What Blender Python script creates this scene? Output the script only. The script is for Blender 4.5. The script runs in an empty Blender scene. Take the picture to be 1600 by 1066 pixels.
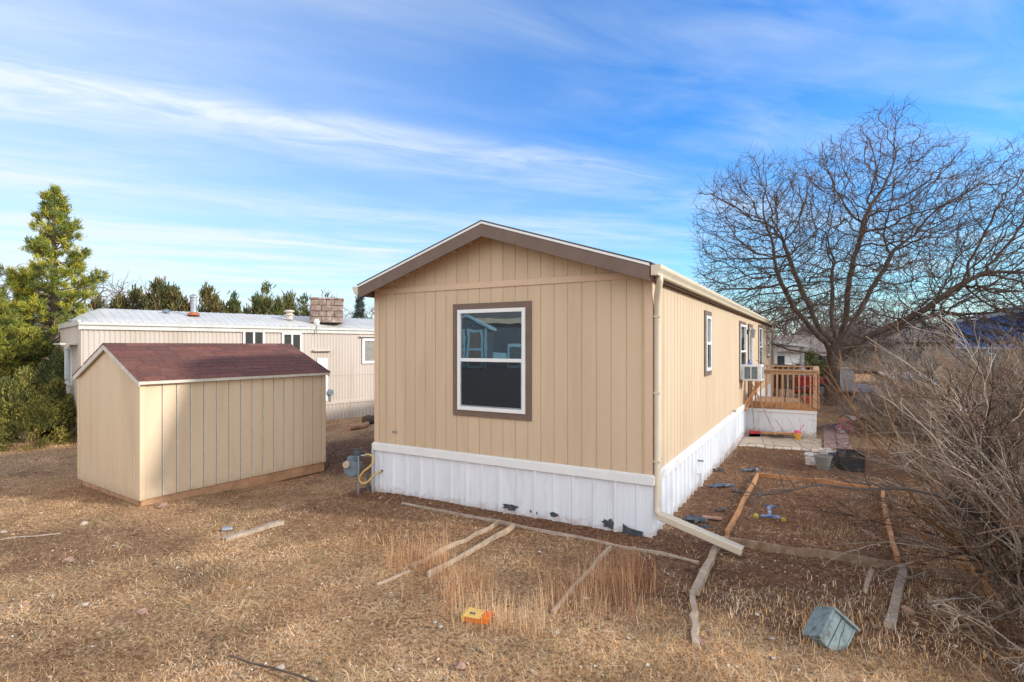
import bpy, math, random
import numpy as np
from mathutils import Vector, Matrix, noise as mnoise
R = math.radians
scene = bpy.context.scene
col = scene.collection

# ------------------------------------------------------------ camera, sky, sun
CAMH, FP, HZ = 2.4, 843.0, 540.0
cam = bpy.data.cameras.new('camera'); camo = bpy.data.objects.new('camera', cam); col.objects.link(camo)
cam.sensor_width = 36; cam.lens = 36 * FP / 1600
cam.shift_y = 7 / 1600
cam.clip_end = 3000
camo.location = (0, 0, CAMH); camo.rotation_euler = (R(90), 0, 0)
scene.camera = camo

SUN_AZ, SUN_EL = 103.0, 22.5
world = bpy.data.worlds.new('World'); scene.world = world; world.use_nodes = True
nt = world.node_tree; nt.nodes.clear()
def N(t, kind, **kw):
    n = t.nodes.new(kind)
    for k, v in kw.items():
        if k in ('i',):
            for a, b in v.items(): n.inputs[a].default_value = b
        else: setattr(n, k, v)
    return n
def ramp(t, stops):
    n = t.nodes.new('ShaderNodeValToRGB'); e = n.color_ramp.elements
    while len(e) < len(stops): e.new(0.5)
    for k, (p, c) in enumerate(stops):
        e[k].position = p; e[k].color = (c, c, c, 1) if not isinstance(c, tuple) else (*c, 1)
    return n
def math_(t, op, a, b=None, c=None, clamp=False):
    n = t.nodes.new('ShaderNodeMath'); n.operation = op; n.use_clamp = clamp
    for k, v in enumerate((a, b, c)):
        if v is None: continue
        if isinstance(v, (int, float)): n.inputs[k].default_value = v
        else: t.links.new(v, n.inputs[k])
    return n.outputs[0]
L = nt.links.new
sky = N(nt, 'ShaderNodeTexSky', sky_type='NISHITA', sun_disc=False, sun_elevation=R(SUN_EL), sun_rotation=R(SUN_AZ), air_density=1.0, dust_density=0.6, ozone_density=2.5)
tc = N(nt, 'ShaderNodeTexCoord'); sp = N(nt, 'ShaderNodeSeparateXYZ'); L(tc.outputs['Generated'], sp.inputs[0])
zz = math_(nt, 'MAXIMUM', sp.outputs[2], 0.03)
px_ = math_(nt, 'DIVIDE', sp.outputs[0], zz); py_ = math_(nt, 'DIVIDE', sp.outputs[1], zz)
pa = math_(nt, 'ADD', math_(nt, 'MULTIPLY', px_, .93), math_(nt, 'MULTIPLY', py_, .36))
qa = math_(nt, 'SUBTRACT', math_(nt, 'MULTIPLY', py_, .93), math_(nt, 'MULTIPLY', px_, .36))
def noise_pq(sx, sy, scale, detail, rough=.6, off=0, dist=0):
    c = N(nt, 'ShaderNodeCombineXYZ')
    L(math_(nt, 'MULTIPLY', pa, sx), c.inputs[0]); L(math_(nt, 'MULTIPLY', qa, sy), c.inputs[1]); c.inputs[2].default_value = off
    n = N(nt, 'ShaderNodeTexNoise', i={'Scale': scale, 'Detail': detail, 'Roughness': rough, 'Distortion': dist}); L(c.outputs[0], n.inputs['Vector'])
    return n.outputs['Fac']
warp = noise_pq(.5, .5, 1.0, 3, .5, 3.1)
qw = math_(nt, 'ADD', qa, math_(nt, 'MULTIPLY', math_(nt, 'SUBTRACT', warp, .5), .7))
def band(q0, w, amp, p0=None, p1=None, pw=.6, nz=None):
    d = math_(nt, 'DIVIDE', math_(nt, 'SUBTRACT', qw, q0), w)
    g_ = math_(nt, 'EXPONENT', math_(nt, 'MULTIPLY', math_(nt, 'MULTIPLY', d, d), -1.0))
    g_ = math_(nt, 'MULTIPLY', g_, amp)
    if p0 is not None:
        g_ = math_(nt, 'MULTIPLY', g_, math_(nt, 'DIVIDE', math_(nt, 'SUBTRACT', pa, p0), pw, clamp=True))
    if p1 is not None:
        g_ = math_(nt, 'MULTIPLY', g_, math_(nt, 'DIVIDE', math_(nt, 'SUBTRACT', p1, pa), pw, clamp=True))
    if nz is not None: g_ = math_(nt, 'MULTIPLY', g_, nz)
    return g_
n1 = noise_pq(.9, 2.3, 1.0, 9, .6, 0, .9)
n2 = noise_pq(.35, .9, 1.0, 5, .55, 7.7, .3)
n3 = noise_pq(1.5, 4.2, 1.0, 8, .62, 2.2, .9)
r1 = ramp(nt, [(.36, 0.0), (.72, 1.0)]); L(n1, r1.inputs[0])
r2 = ramp(nt, [(.38, 0.0), (.66, 1.0)]); L(n2, r2.inputs[0])
r3 = ramp(nt, [(.30, .15), (.70, 1.05)]); L(n3, r3.inputs[0])
b_all = band(2.62, .17, .62, None, 2.2, 1.5, r3.outputs[0])
for args in ((2.90, .32, .30, None, 4.5, 1.5), (2.15, .35, .26, None, .3, 1.2), (5.65, .13, .6, -1.9, 1.6, .8), (6.8, .25, .25, -4, 2, .8), (4.3, .5, .22, -3, 4, 1.5)):
    b_all = math_(nt, 'ADD', b_all, band(*args, r3.outputs[0]))
gen = math_(nt, 'MULTIPLY', math_(nt, 'MULTIPLY', r1.outputs[0], r2.outputs[0]), .38)
veil = math_(nt, 'MULTIPLY', r2.outputs[0], .10)
# denser thin cloud to the left, clearer to the right
left = math_(nt, 'MULTIPLY_ADD', sp.outputs[0], -.5, .13)
left = math_(nt, 'MAXIMUM', left, 0)
hor = math_(nt, 'EXPONENT', math_(nt, 'MULTIPLY', zz, -7.0))
cl = math_(nt, 'ADD', math_(nt, 'ADD', math_(nt, 'ADD', b_all, gen), math_(nt, 'ADD', veil, left)), math_(nt, 'MULTIPLY', hor, .85), clamp=True)
hs = N(nt, 'ShaderNodeHueSaturation', i={'Saturation': 1.6, 'Value': .86, 'Hue': .5}); L(sky.outputs[0], hs.inputs['Color'])
tint = N(nt, 'ShaderNodeMix', data_type='RGBA', blend_type='MULTIPLY'); tint.inputs[0].default_value = 1.0
L(hs.outputs[0], tint.inputs[6]); tint.inputs[7].default_value = (.33, .84, 1.02, 1)
mx = N(nt, 'ShaderNodeMix', data_type='RGBA');  L(tint.outputs[2], mx.inputs[6])
# unseen bright white cloud sheet added behind the viewer to brighten the shade
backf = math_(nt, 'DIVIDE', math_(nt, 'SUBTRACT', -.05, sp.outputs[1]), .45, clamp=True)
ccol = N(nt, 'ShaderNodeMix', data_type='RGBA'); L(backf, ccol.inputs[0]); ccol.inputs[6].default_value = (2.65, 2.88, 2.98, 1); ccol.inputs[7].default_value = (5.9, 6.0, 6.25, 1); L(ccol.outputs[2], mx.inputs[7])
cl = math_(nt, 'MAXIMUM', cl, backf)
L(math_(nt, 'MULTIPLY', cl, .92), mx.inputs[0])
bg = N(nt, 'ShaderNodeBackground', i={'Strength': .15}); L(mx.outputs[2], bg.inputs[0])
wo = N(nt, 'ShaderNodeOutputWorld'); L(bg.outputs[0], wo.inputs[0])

SD = Vector((math.cos(R(SUN_EL)) * math.sin(R(SUN_AZ)), math.cos(R(SUN_EL)) * math.cos(R(SUN_AZ)), math.sin(R(SUN_EL))))
sl = bpy.data.lights.new('sun', 'SUN'); slo = bpy.data.objects.new('sun', sl); col.objects.link(slo)
sl.energy = 1.8; sl.angle = R(3); sl.color = (1.0, .965, .92)
slo.rotation_euler = (-SD).to_track_quat('-Z', 'Y').to_euler(); slo.location = (30, -8, 20)

scene.view_settings.view_transform = 'Standard'; scene.view_settings.look = 'None'
scene.view_settings.gamma = 1; scene.view_settings.use_curve_mapping = False
scene.view_settings.exposure = 1.2

# ------------------------------------------------------------ helpers
CX, CY = 1.738, 6.72                     # nearest corner of the main house
HR = -R(29.65)                           # the house's long axis runs away to the right
ch, sh = math.cos(HR), math.sin(HR)
def HL(x, y, z=0): return (CX + x * ch - y * sh, CY + x * sh + y * ch, z)
def toHL(x, y):
    dx, dy = x - CX, y - CY
    return dx * ch + dy * sh, -dx * sh + dy * ch
def sstep(a, b, x):
    t = min(1, max(0, (x - a) / (b - a))); return t * t * (3 - 2 * t)
def gh(x, y):
    lx, ly = toHL(x, y)
    return -.02 * min(9, max(0, ly - 1)) * sstep(-3, -.2, lx) - .13 * math.exp(-((x + 3.7) ** 2 + (y - 10.0) ** 2) / 2.2)
def g(px, py, dz=0):                     # where the line of sight meets the ground
    z = 0
    for _ in range(6):
        Y = FP * (CAMH - z - dz) / (py - HZ); X = (px - 800) / FP * Y; z = gh(X, Y)
    return (X, Y, z)
rnd = random.Random(5)

MATS = {}
def pm(name, c1, c2=None, scale=6, rough=.7, bump=0, bscale=None, metallic=0, stretch=(1, 1, 1), detail=4, c3=None, s3=1.2, tint=False, spec=.5, lo=.35, hi=.65, bstretch=None, trans=0, dirt=None, f3=(.5, .7)):
    m = bpy.data.materials.new(name); m.use_nodes = True; t = m.node_tree; t.nodes.clear(); l = t.links.new
    out = N(t, 'ShaderNodeOutputMaterial'); b = N(t, 'ShaderNodeBsdfPrincipled', i={'Roughness': rough, 'Metallic': metallic, 'Specular IOR Level': spec})
    l(b.outputs[0], out.inputs[0])
    co = N(t, 'ShaderNodeTexCoord'); mp = N(t, 'ShaderNodeMapping'); mp.inputs['Scale'].default_value = stretch; l(co.outputs['Object'], mp.inputs[0])
    cur = None
    if c2 is None: c2 = tuple(v * .85 for v in c1)
    nz = N(t, 'ShaderNodeTexNoise', i={'Scale': scale, 'Detail': detail, 'Roughness': .6}); l(mp.outputs[0], nz.inputs['Vector'])
    rp = ramp(t, [(lo, c1), (hi, c2)]); l(nz.outputs['Fac'], rp.inputs[0]); cur = rp.outputs[0]
    if c3 is not None:
        n3_ = N(t, 'ShaderNodeTexNoise', i={'Scale': s3, 'Detail': 6, 'Roughness': .65}); l(mp.outputs[0] if stretch[2] < .5 else co.outputs['Object'], n3_.inputs['Vector'])
        r3_ = ramp(t, [(f3[0], 0.0), (f3[1], 1.0)]); l(n3_.outputs['Fac'], r3_.inputs[0])
        m3 = N(t, 'ShaderNodeMix', data_type='RGBA'); l(r3_.outputs[0], m3.inputs[0]); l(cur, m3.inputs[6]); m3.inputs[7].default_value = (*c3, 1); cur = m3.outputs[2]
    if tint:
        at = N(t, 'ShaderNodeAttribute', attribute_name='tint'); m4 = N(t, 'ShaderNodeMix', data_type='RGBA', blend_type='MULTIPLY'); m4.inputs[0].default_value = 1
        l(cur, m4.inputs[6]); l(at.outputs['Color'], m4.inputs[7]); cur = m4.outputs[2]
    l(cur, b.inputs['Base Color'])
    if bump:
        bz = N(t, 'ShaderNodeTexNoise', i={'Scale': bscale or scale * 4, 'Detail': 5, 'Roughness': .6})
        mb_ = N(t, 'ShaderNodeMapping'); mb_.inputs['Scale'].default_value = bstretch or stretch; l(co.outputs['Object'], mb_.inputs[0]); l(mb_.outputs[0], bz.inputs['Vector'])
        bp = N(t, 'ShaderNodeBump', i={'Strength': bump, 'Distance': .02}); l(bz.outputs['Fac'], bp.inputs['Height']); l(bp.outputs[0], b.inputs['Normal'])
    MATS[name] = m
    return m
def splash(name, z0, z1, c=(.30, .18, .11)):
    t = MATS[name].node_tree; b = [n for n in t.nodes if n.type == 'BSDF_PRINCIPLED'][0]; src = b.inputs['Base Color'].links[0].from_socket; l = t.links.new
    co = N(t, 'ShaderNodeTexCoord'); sp_ = N(t, 'ShaderNodeSeparateXYZ'); l(co.outputs['Object'], sp_.inputs[0]); nz = N(t, 'ShaderNodeTexNoise', i={'Scale': 9.0, 'Detail': 8, 'Roughness': .75}); l(co.outputs['Object'], nz.inputs['Vector'])
    h = math_(t, 'ADD', sp_.outputs[2], math_(t, 'MULTIPLY', math_(t, 'SUBTRACT', nz.outputs['Fac'], .5), -.55)); f = math_(t, 'MULTIPLY', math_(t, 'DIVIDE', math_(t, 'SUBTRACT', z1, h), z1 - z0, clamp=True), .6)
    m = N(t, 'ShaderNodeMix', data_type='RGBA'); l(f, m.inputs[0]); l(src, m.inputs[6]); m.inputs[7].default_value = (*c, 1); l(m.outputs[2], b.inputs['Base Color'])
def attr_mat(name, rough=.8, trans=.0, spec=.2):
    m = bpy.data.materials.new(name); m.use_nodes = True; t = m.node_tree; t.nodes.clear(); l = t.links.new
    out = N(t, 'ShaderNodeOutputMaterial'); b = N(t, 'ShaderNodeBsdfPrincipled', i={'Roughness': rough, 'Specular IOR Level': spec})
    at = N(t, 'ShaderNodeAttribute', attribute_name='tint')
    co = N(t, 'ShaderNodeTexCoord'); nz = N(t, 'ShaderNodeTexNoise', i={'Scale': 1.3, 'Detail': 4}); l(co.outputs['Object'], nz.inputs['Vector'])
    rp = ramp(t, [(.3, .8), (.7, 1.15)]); l(nz.outputs['Fac'], rp.inputs[0])
    m4 = N(t, 'ShaderNodeMix', data_type='RGBA', blend_type='MULTIPLY'); m4.inputs[0].default_value = 1
    l(at.outputs['Color'], m4.inputs[6]); l(rp.outputs[0], m4.inputs[7]); l(m4.outputs[2], b.inputs['Base Color'])
    if trans:
        tr = N(t, 'ShaderNodeBsdfTranslucent'); l(m4.outputs[2], tr.inputs[0]); ms = N(t, 'ShaderNodeMixShader'); ms.inputs[0].default_value = trans
        l(b.outputs[0], ms.inputs[1]); l(tr.outputs[0], ms.inputs[2]); l(ms.outputs[0], out.inputs[0])
    else: l(b.outputs[0], out.inputs[0])
    return m

class MB:
    def __init__(s, M=None): s.v = []; s.f = []; s.t = []; s.M = M; s.tint = (1, 1, 1)
    def add(s, vs, fs):
        o = len(s.v)
        if s.M is not None: vs = [tuple(s.M @ Vector(v)) for v in vs]
        s.v.extend(vs)
        for f in fs: s.f.append([i + o for i in f]); s.t.append(s.tint)
        return s
    def box(s, x0, x1, y0, y1, z0, z1):
        return s.add([(x0, y0, z0), (x1, y0, z0), (x1, y1, z0), (x0, y1, z0), (x0, y0, z1), (x1, y0, z1), (x1, y1, z1), (x0, y1, z1)],
                     [(0, 3, 2, 1), (4, 5, 6, 7), (0, 1, 5, 4), (1, 2, 6, 5), (2, 3, 7, 6), (3, 0, 4, 7)])
    def beam(s, a, b, w, h, up=(0, 0, 1), w2=None, h2=None):
        a, b = Vector(a), Vector(b); d = (b - a).normalized(); upv = Vector(up)
        if abs(d.dot(upv)) > .98: upv = Vector((1, 0, 0))
        sx = d.cross(upv).normalized(); sz = sx.cross(d).normalized(); w2 = w2 or w; h2 = h2 or h
        vs = [a - sx * w / 2 - sz * h / 2, a + sx * w / 2 - sz * h / 2, a + sx * w / 2 + sz * h / 2, a - sx * w / 2 + sz * h / 2,
              b - sx * w2 / 2 - sz * h2 / 2, b + sx * w2 / 2 - sz * h2 / 2, b + sx * w2 / 2 + sz * h2 / 2, b - sx * w2 / 2 + sz * h2 / 2]
        return s.add([tuple(v) for v in vs], [(3, 2, 1, 0), (4, 5, 6, 7), (0, 1, 5, 4), (1, 2, 6, 5), (2, 3, 7, 6), (3, 0, 4, 7)])
    def tube(s, pts, rad, n=6, cap=True):
        pts = [Vector(p) for p in pts]; k = len(pts)
        if not hasattr(rad, '__len__'): rad = [rad] * k
        vs = []; ref = None
        for i in range(k):
            d = pts[min(i + 1, k - 1)] - pts[max(i - 1, 0)]
            if d.length < 1e-9: d = Vector((0, 0, 1))
            d.normalize()
            if ref is None: ref = Vector((1, 0, 0)) if abs(d.x) < .8 else Vector((0, 1, 0))
            a = d.cross(ref).normalized(); b = d.cross(a); ref = -b if False else a.cross(d)
            for j in range(n):
                q = 2 * math.pi * j / n; p = pts[i] + (a * math.cos(q) + b * math.sin(q)) * rad[i]; vs.append((p.x, p.y, p.z))
        fs = [(i * n + j, i * n + (j + 1) % n, (i + 1) * n + (j + 1) % n, (i + 1) * n + j) for i in range(k - 1) for j in range(n)]
        if cap and n > 3: fs += [tuple(range(n - 1, -1, -1)), tuple((k - 1) * n + j for j in range(n))]
        return s.add(vs, fs)
    def lathe(s, c, prof, n=20, axis='z', cap=True):
        vs = []
        for r, z in prof:
            for j in range(n):
                q = 2 * math.pi * j / n; a, b = r * math.cos(q), r * math.sin(q)
                vs.append((c[0] + a, c[1] + b, c[2] + z) if axis == 'z' else (c[0] + a, c[1] + z, c[2] + b) if axis == 'y' else (c[0] + z, c[1] + a, c[2] + b))
        k = len(prof)
        fs = [(i * n + j, i * n + (j + 1) % n, (i + 1) * n + (j + 1) % n, (i + 1) * n + j) for i in range(k - 1) for j in range(n)]
        if cap: fs += [tuple(range(n - 1, -1, -1)), tuple((k - 1) * n + j for j in range(n))]
        return s.add(vs, fs)
    def prism(s, poly, a, b, axis='y'):
        n = len(poly); mk = (lambda p, t: (p[0], t, p[1])) if axis == 'y' else (lambda p, t: (t, p[0], p[1])) if axis == 'x' else (lambda p, t: (p[0], p[1], t))
        return s.add([mk(p, a) for p in poly] + [mk(p, b) for p in poly], [tuple(range(n)), tuple(range(2 * n - 1, n - 1, -1))] + [(i, (i + 1) % n, n + (i + 1) % n, n + i) for i in range(n)])
    def sheet(s, P, prof, z0, top, back=None):     # profile (s, depth) swept upward to a top line
        vs = []
        for a, d in prof:
            zb = z0(a) if callable(z0) else z0; zt = top(a) if callable(top) else top
            vs += [P(a, d, zb), P(a, d, zt)]
        return s.add(vs, [(2 * i, 2 * i + 2, 2 * i + 3, 2 * i + 1) for i in range(len(prof) - 1)])
    def blob(s, c, r, sc=(1, 1, 1), seed=0, jit=.2, n=8, m=6):
        rr = random.Random(seed); vs = []; ofs = rr.uniform(0, 99)
        for i in range(m + 1):
            th = math.pi * i / m
            for j in range(n):
                q = 2 * math.pi * j / n; d = Vector((math.sin(th) * math.cos(q), math.sin(th) * math.sin(q), math.cos(th)))
                k = r * (1 + jit * 2 * (mnoise.noise(d * 1.7 + Vector((ofs, 0, 0)))))
                vs.append((c[0] + d.x * k * sc[0], c[1] + d.y * k * sc[1], c[2] + d.z * k * sc[2]))
        return s.add(vs, [(i * n + j, (i + 1) * n + j, (i + 1) * n + (j + 1) % n, i * n + (j + 1) % n) for i in range(m) for j in range(n)])
    def build(s, name, mat, parent=None, smooth=False, bevel=0, label=None, thick=0):
        me = bpy.data.meshes.new(name); me.from_pydata(s.v, [], s.f); me.update()
        if any(t != (1, 1, 1) for t in s.t):
            a = me.attributes.new('tint', 'FLOAT_COLOR', 'CORNER'); arr = np.ones((len(me.loops), 4), dtype=np.float32)
            cnt = np.array([len(f) for f in s.f]); arr[:, :3] = np.repeat(np.array(s.t, dtype=np.float32), cnt, axis=0); a.data.foreach_set('color', arr.ravel())
        else:
            a = me.attributes.new('tint', 'FLOAT_COLOR', 'POINT'); a.data.foreach_set('color', np.ones(len(me.vertices) * 4, dtype=np.float32))
        me.materials.append(mat if not isinstance(mat, str) else MATS[mat])
        if smooth: me.polygons.foreach_set('use_smooth', [True] * len(me.polygons))
        o = bpy.data.objects.new(name, me); col.objects.link(o)
        if parent is not None: o.parent = parent
        if bevel:
            b = o.modifiers.new('bevel', 'BEVEL'); b.width = bevel; b.segments = 1; b.limit_method = 'ANGLE'
        if thick:
            b = o.modifiers.new('solid', 'SOLIDIFY'); b.thickness = thick
        if label: o['label'] = label
        return o
def tag(o, label=None, cat=None, group=None, kind=None):
    if label: o['label'] = label
    if cat: o['category'] = cat
    if group: o['group'] = group
    if kind: o['kind'] = kind
    return o
def thing(name, label, cat, loc=(0, 0, 0), rotz=0, group=None):
    o = bpy.data.objects.new(name, None); col.objects.link(o); o.location = loc; o.rotation_euler = (0, 0, rotz)
    return tag(o, label, cat, group)
def copy_tree(o, parent=None):
    c = o.copy(); col.objects.link(c); c.parent = parent
    for k in list(o.children): copy_tree(k, c)
    return c

# ------------------------------------------------------------ materials
TAN1, TAN2 = (.59, .435, .285), (.55, .40, .257)
def pm_siding(name, c1, c2, dark):
    m = pm(name, c1, c2, 3, .62, .22, 5, stretch=(1, 1, .12), bstretch=(14, 14, 1.2), spec=.25, c3=dark, s3=2.6, f3=(.50, .85))
    return m
pm_siding('tan_siding', TAN1, TAN2, (.46, .33, .21))
pm_siding('shed_siding', (.70, .53, .35), (.65, .485, .31), (.56, .41, .255))
pm('tan_trim', (.63, .445, .295), (.59, .41, .27), 4, .55, .1, 20, spec=.3)
pm('groove_pale', (.66, .60, .50), (.55, .48, .38), 9, .7)
pm('brown_trim', (.175, .118, .088), (.15, .10, .074), 5, .6, .1, 30, spec=.3)
pm('cream_metal', (.64, .54, .40), (.58, .48, .345), 3, .4, spec=.5)
pm('white_metal', (.76, .765, .78), (.70, .705, .72), 3, .35, c3=(.50, .49, .47), s3=5, f3=(.54, .9), spec=.5, stretch=(1, 1, .2), bump=.06, bscale=3)
pm('white_vinyl', (.76, .74, .70), (.72, .70, .66), 4, .35)
pm('dark_patch', (.035, .045, .05), (.07, .08, .085), 20, .5)
pm('shingle_grey', (.10, .085, .08), (.065, .055, .052), 30, .9, .4, 60)
pm('shingle_red', (.165, .066, .044), (.115, .045, .034), 14, .9, .5, 90, tint=True)
pm('wood_new', (.50, .29, .155), (.40, .22, .11), 3, .7, .25, 20, stretch=(3, 3, 3))
pm('wood_orange', (.55, .26, .10), (.42, .19, .075), 6, .75, .3, 30, c3=(.22, .12, .07), s3=4)
pm('wood_grey', (.44, .34, .25), (.28, .20, .145), 9, .85, .5, 40, c3=(.42, .34, .26), s3=5)
pm('wood_skid', (.52, .29, .15), (.36, .19, .095), 4, .8, .3, 30)
pm('wood_brown', (.30, .19, .11), (.20, .12, .07), 7, .85, .5, 40, stretch=(1, 1, 1), c3=(.38, .27, .18), s3=6)
pm('wood_pale', (.50, .37, .25), (.34, .24, .16), 9, .8, .4, 40)
pm('concrete', (.47, .37, .27), (.40, .31, .22), 4, .85, .2, 60)
pm('pale_block', (.60, .52, .43), (.48, .40, .32), 14, .9, .3, 40, tint=True)
pm('paver_red', (.38, .25, .20), (.29, .185, .15), 9, .9, .3, 50, tint=True)
pm('stone_red', (.42, .24, .16), (.28, .15, .10), 9, .9, .4, 30)
pm('stone_pale', (.55, .43, .31), (.42, .32, .23), 9, .9, .4, 30)
pm('black_plastic', (.02, .02, .022), (.035, .035, .04), 5, .45)
pm('grey_plastic', (.22, .225, .22), (.17, .175, .17), 4, .5)
pm('tarp_grey', (.10, .115, .135), (.045, .05, .06), 12, .4, .4, 20)
pm('white_plastic', (.72, .70, .66), (.62, .60, .56), 5, .45)
pm('yellow_plastic', (.75, .38, .04), (.65, .30, .03), 5, .4)
pm('lime_plastic', (.50, .42, .06), (.36, .30, .05), 5, .4)
pm('pink_plastic', (.75, .07, .22), (.65, .05, .18), 5, .4)
pm('pink_paint', (.62, .14, .26), (.5, .10, .2), 8, .4)
pm('red_plastic', (.45, .03, .03), (.35, .02, .02), 5, .4)
pm('blue_plastic', (.05, .10, .26), (.04, .07, .19), 5, .5, c3=(.38, .42, .48), s3=14, f3=(.45, .6))
pm('orange_card', (.75, .13, .01), (.80, .22, .02), 3, .6, lo=.46, hi=.54)
pm('yellow_card', (.78, .52, .14), (.66, .36, .08), 5, .6)
pm('pale_blue_paint', (.27, .33, .32), (.19, .24, .235), 8, .85, .4, 40, c3=(.10, .085, .06), s3=11, f3=(.50, .64))
pm('aqua_paint', (.30, .46, .53), (.25, .40, .46), 4, .6)
pm('galvanised', (.42, .43, .44), (.30, .31, .32), 9, .4, metallic=.7)
pm('meter_grey', (.16, .20, .22), (.10, .13, .15), 8, .5)
pm('yellow_hose', (.62, .42, .14), (.52, .34, .10), 9, .5)
pm('terracotta', (.45, .12, .07), (.36, .09, .05), 5, .7)
pm('rubber', (.02, .02, .02), (.03, .03, .03), 9, .8)
pm('trailer_metal', (.54, .45, .37), (.49, .40, .32), 1.4, .5, c3=(.38, .26, .17), s3=.8, f3=(.56, .85), stretch=(1, 1, .08), spec=.4)
pm('trailer_roof', (.60, .565, .50), (.52, .48, .42), 2, .45, c3=(.5, .42, .33), s3=1.5, f3=(.55, .85))
pm('cooler_brown', (.30, .20, .155), (.20, .125, .095), 7, .7, c3=(.50, .40, .32), s3=5, bump=.6, bscale=8)
pm('rust', (.45, .11, .04), (.3, .08, .03), 9, .8)
pm('bark', (.115, .074, .05), (.06, .038, .026), 5, .95, .8, 12, stretch=(1, 1, .3), c3=(.15, .10, .075), s3=2)
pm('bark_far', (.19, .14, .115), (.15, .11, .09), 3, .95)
pm('bark_pine', (.20, .13, .09), (.12, .08, .055), 5, .95, .6, 20)
pm('blue_siding', (.05, .27, .76), (.045, .24, .68), 3, .55, stretch=(.2, .2, 9), bump=.3, bscale=2)
pm('taupe_siding', (.27, .23, .19), (.22, .185, .15), 3, .6, stretch=(.2, .2, 12))
pm('grey_siding', (.055, .065, .08), (.045, .052, .065), 3, .6, stretch=(1, 1, .1))
pm('white_siding', (.74, .74, .73), (.68, .68, .67), 3, .55)
pm('far_roof', (.20, .15, .12), (.15, .11, .09), 5, .9)
pm('car_red', (.34, .02, .03), (.30, .018, .025), 2, .18, spec=.6)
pm('driveway_concrete', (.55, .52, .49), (.46, .44, .42), 1.5, .95, .15, 30, spec=.05)
pm('asphalt_far', (.38, .35, .32), (.31, .29, .27), 1.5, .95, spec=.05)
pm('far_gravel', (.20, .19, .18), (.05, .045, .04), 25, .95, .6, 60)
pm('curtain', (.30, .27, .23), (.22, .2, .17), 9, .9)
def glass_mat(name, base, mirror):
    m = bpy.data.materials.new(name); m.use_nodes = True; t = m.node_tree; t.nodes.clear(); l = t.links.new
    out = N(t, 'ShaderNodeOutputMaterial'); b = N(t, 'ShaderNodeBsdfPrincipled', i={'Roughness': .25, 'Base Color': (*base, 1)})
    gl = N(t, 'ShaderNodeBsdfGlossy', i={'Roughness': .015, 'Color': (.80, .93, .95, 1)}); fr = N(t, 'ShaderNodeFresnel', i={'IOR': 1.5})
    co = N(t, 'ShaderNodeTexCoord'); nz = N(t, 'ShaderNodeTexNoise', i={'Scale': 2.0, 'Detail': 2}); l(co.outputs['Object'], nz.inputs['Vector'])
    bp = N(t, 'ShaderNodeBump', i={'Strength': .05, 'Distance': .02}); l(nz.outputs['Fac'], bp.inputs['Height']); l(bp.outputs[0], gl.inputs['Normal'])
    ms = N(t, 'ShaderNodeMixShader'); l(math_(t, 'ADD', fr.outputs[0], mirror, clamp=True), ms.inputs[0]); l(b.outputs[0], ms.inputs[1]); l(gl.outputs[0], ms.inputs[2]); l(ms.outputs[0], out.inputs[0])
    MATS[name] = m
glass_mat('glass', (.008, .012, .013), .26)
glass_mat('screened_glass', (.006, .006, .006), .03)
glass_mat('car_glass', (.02, .02, .02), .15)

splash('white_metal', -.05, .10); splash('shed_siding', -.1, .22); splash('tan_siding', .55, .86, (.38, .27, .18))
# ------------------------------------------------------------ ground
def in_poly(x, y, poly):
    c = False; n = len(poly)
    for i in range(n):
        x1, y1 = poly[i][:2]; x2, y2 = poly[i - 1][:2]
        if (y1 > y) != (y2 > y) and x < (x2 - x1) * (y - y1) / (y2 - y1) + x1: c = not c
    return c
def fbm(x, y, s, o=0): return mnoise.fractal(Vector((x * s + o, y * s - o, o)), 1.0, 2.0, 4)
def dirt_at(x, y):
    lx, ly = toHL(x, y); n = fbm(x, y, 1.1, 3) * .9; d = 0.0
    # garden beds to the right of the house
    e = min(lx + .1 + n * .2, 4.3 - lx + n * .6, ly + 2.2 + n * .5, 8.6 - ly)
    d = max(d, sstep(-.15, .3, e) * .92)
    # strip along the gable skirt
    if -5.0 < lx < .6: d = max(d, sstep(.62, .30, abs(ly + .1) + n * .15))
    if -4.8 < lx < .8: d = max(d, .55 * sstep(-1.9, -1.2, ly + n * .8) * sstep(.3, -.2, ly))
    # bare yard between shed and house
    if lx < -4.5: d = max(d, sstep(.2, 1.6, ly + n) * sstep(-9.0, -7.6, lx + n) * .95)
    d = max(d, sstep(.28, .5, n - .08) * .6)
    p = g(70, 858); d = max(d, sstep(1.3, .5, math.hypot((x - p[0]) * .6, (y - p[1]) * 1.5) + n * .6) * .85)
    return d
def relief(x, y):
    return gh(x, y) + .03 * fbm(x, y, .7) + .012 * fbm(x, y, 3.3, 9) + .006 * fbm(x, y, 11, 4)
def axis_pts(lo, hi, fine0, fine1, step):
    a = list(np.arange(fine0, fine1, step)); v = fine1; s_ = step
    while v < hi: a.append(v); s_ *= 1.22; v += s_
    a.append(hi); v = fine0; s_ = step
    while v > lo: s_ *= 1.22; v -= s_; a.append(v)
    a.append(lo); return np.array(sorted(set(a)))
gx = axis_pts(-1500, 1500, -11, 9, .06); gy = axis_pts(-300, 2500, 2.6, 15, .06)
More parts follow.
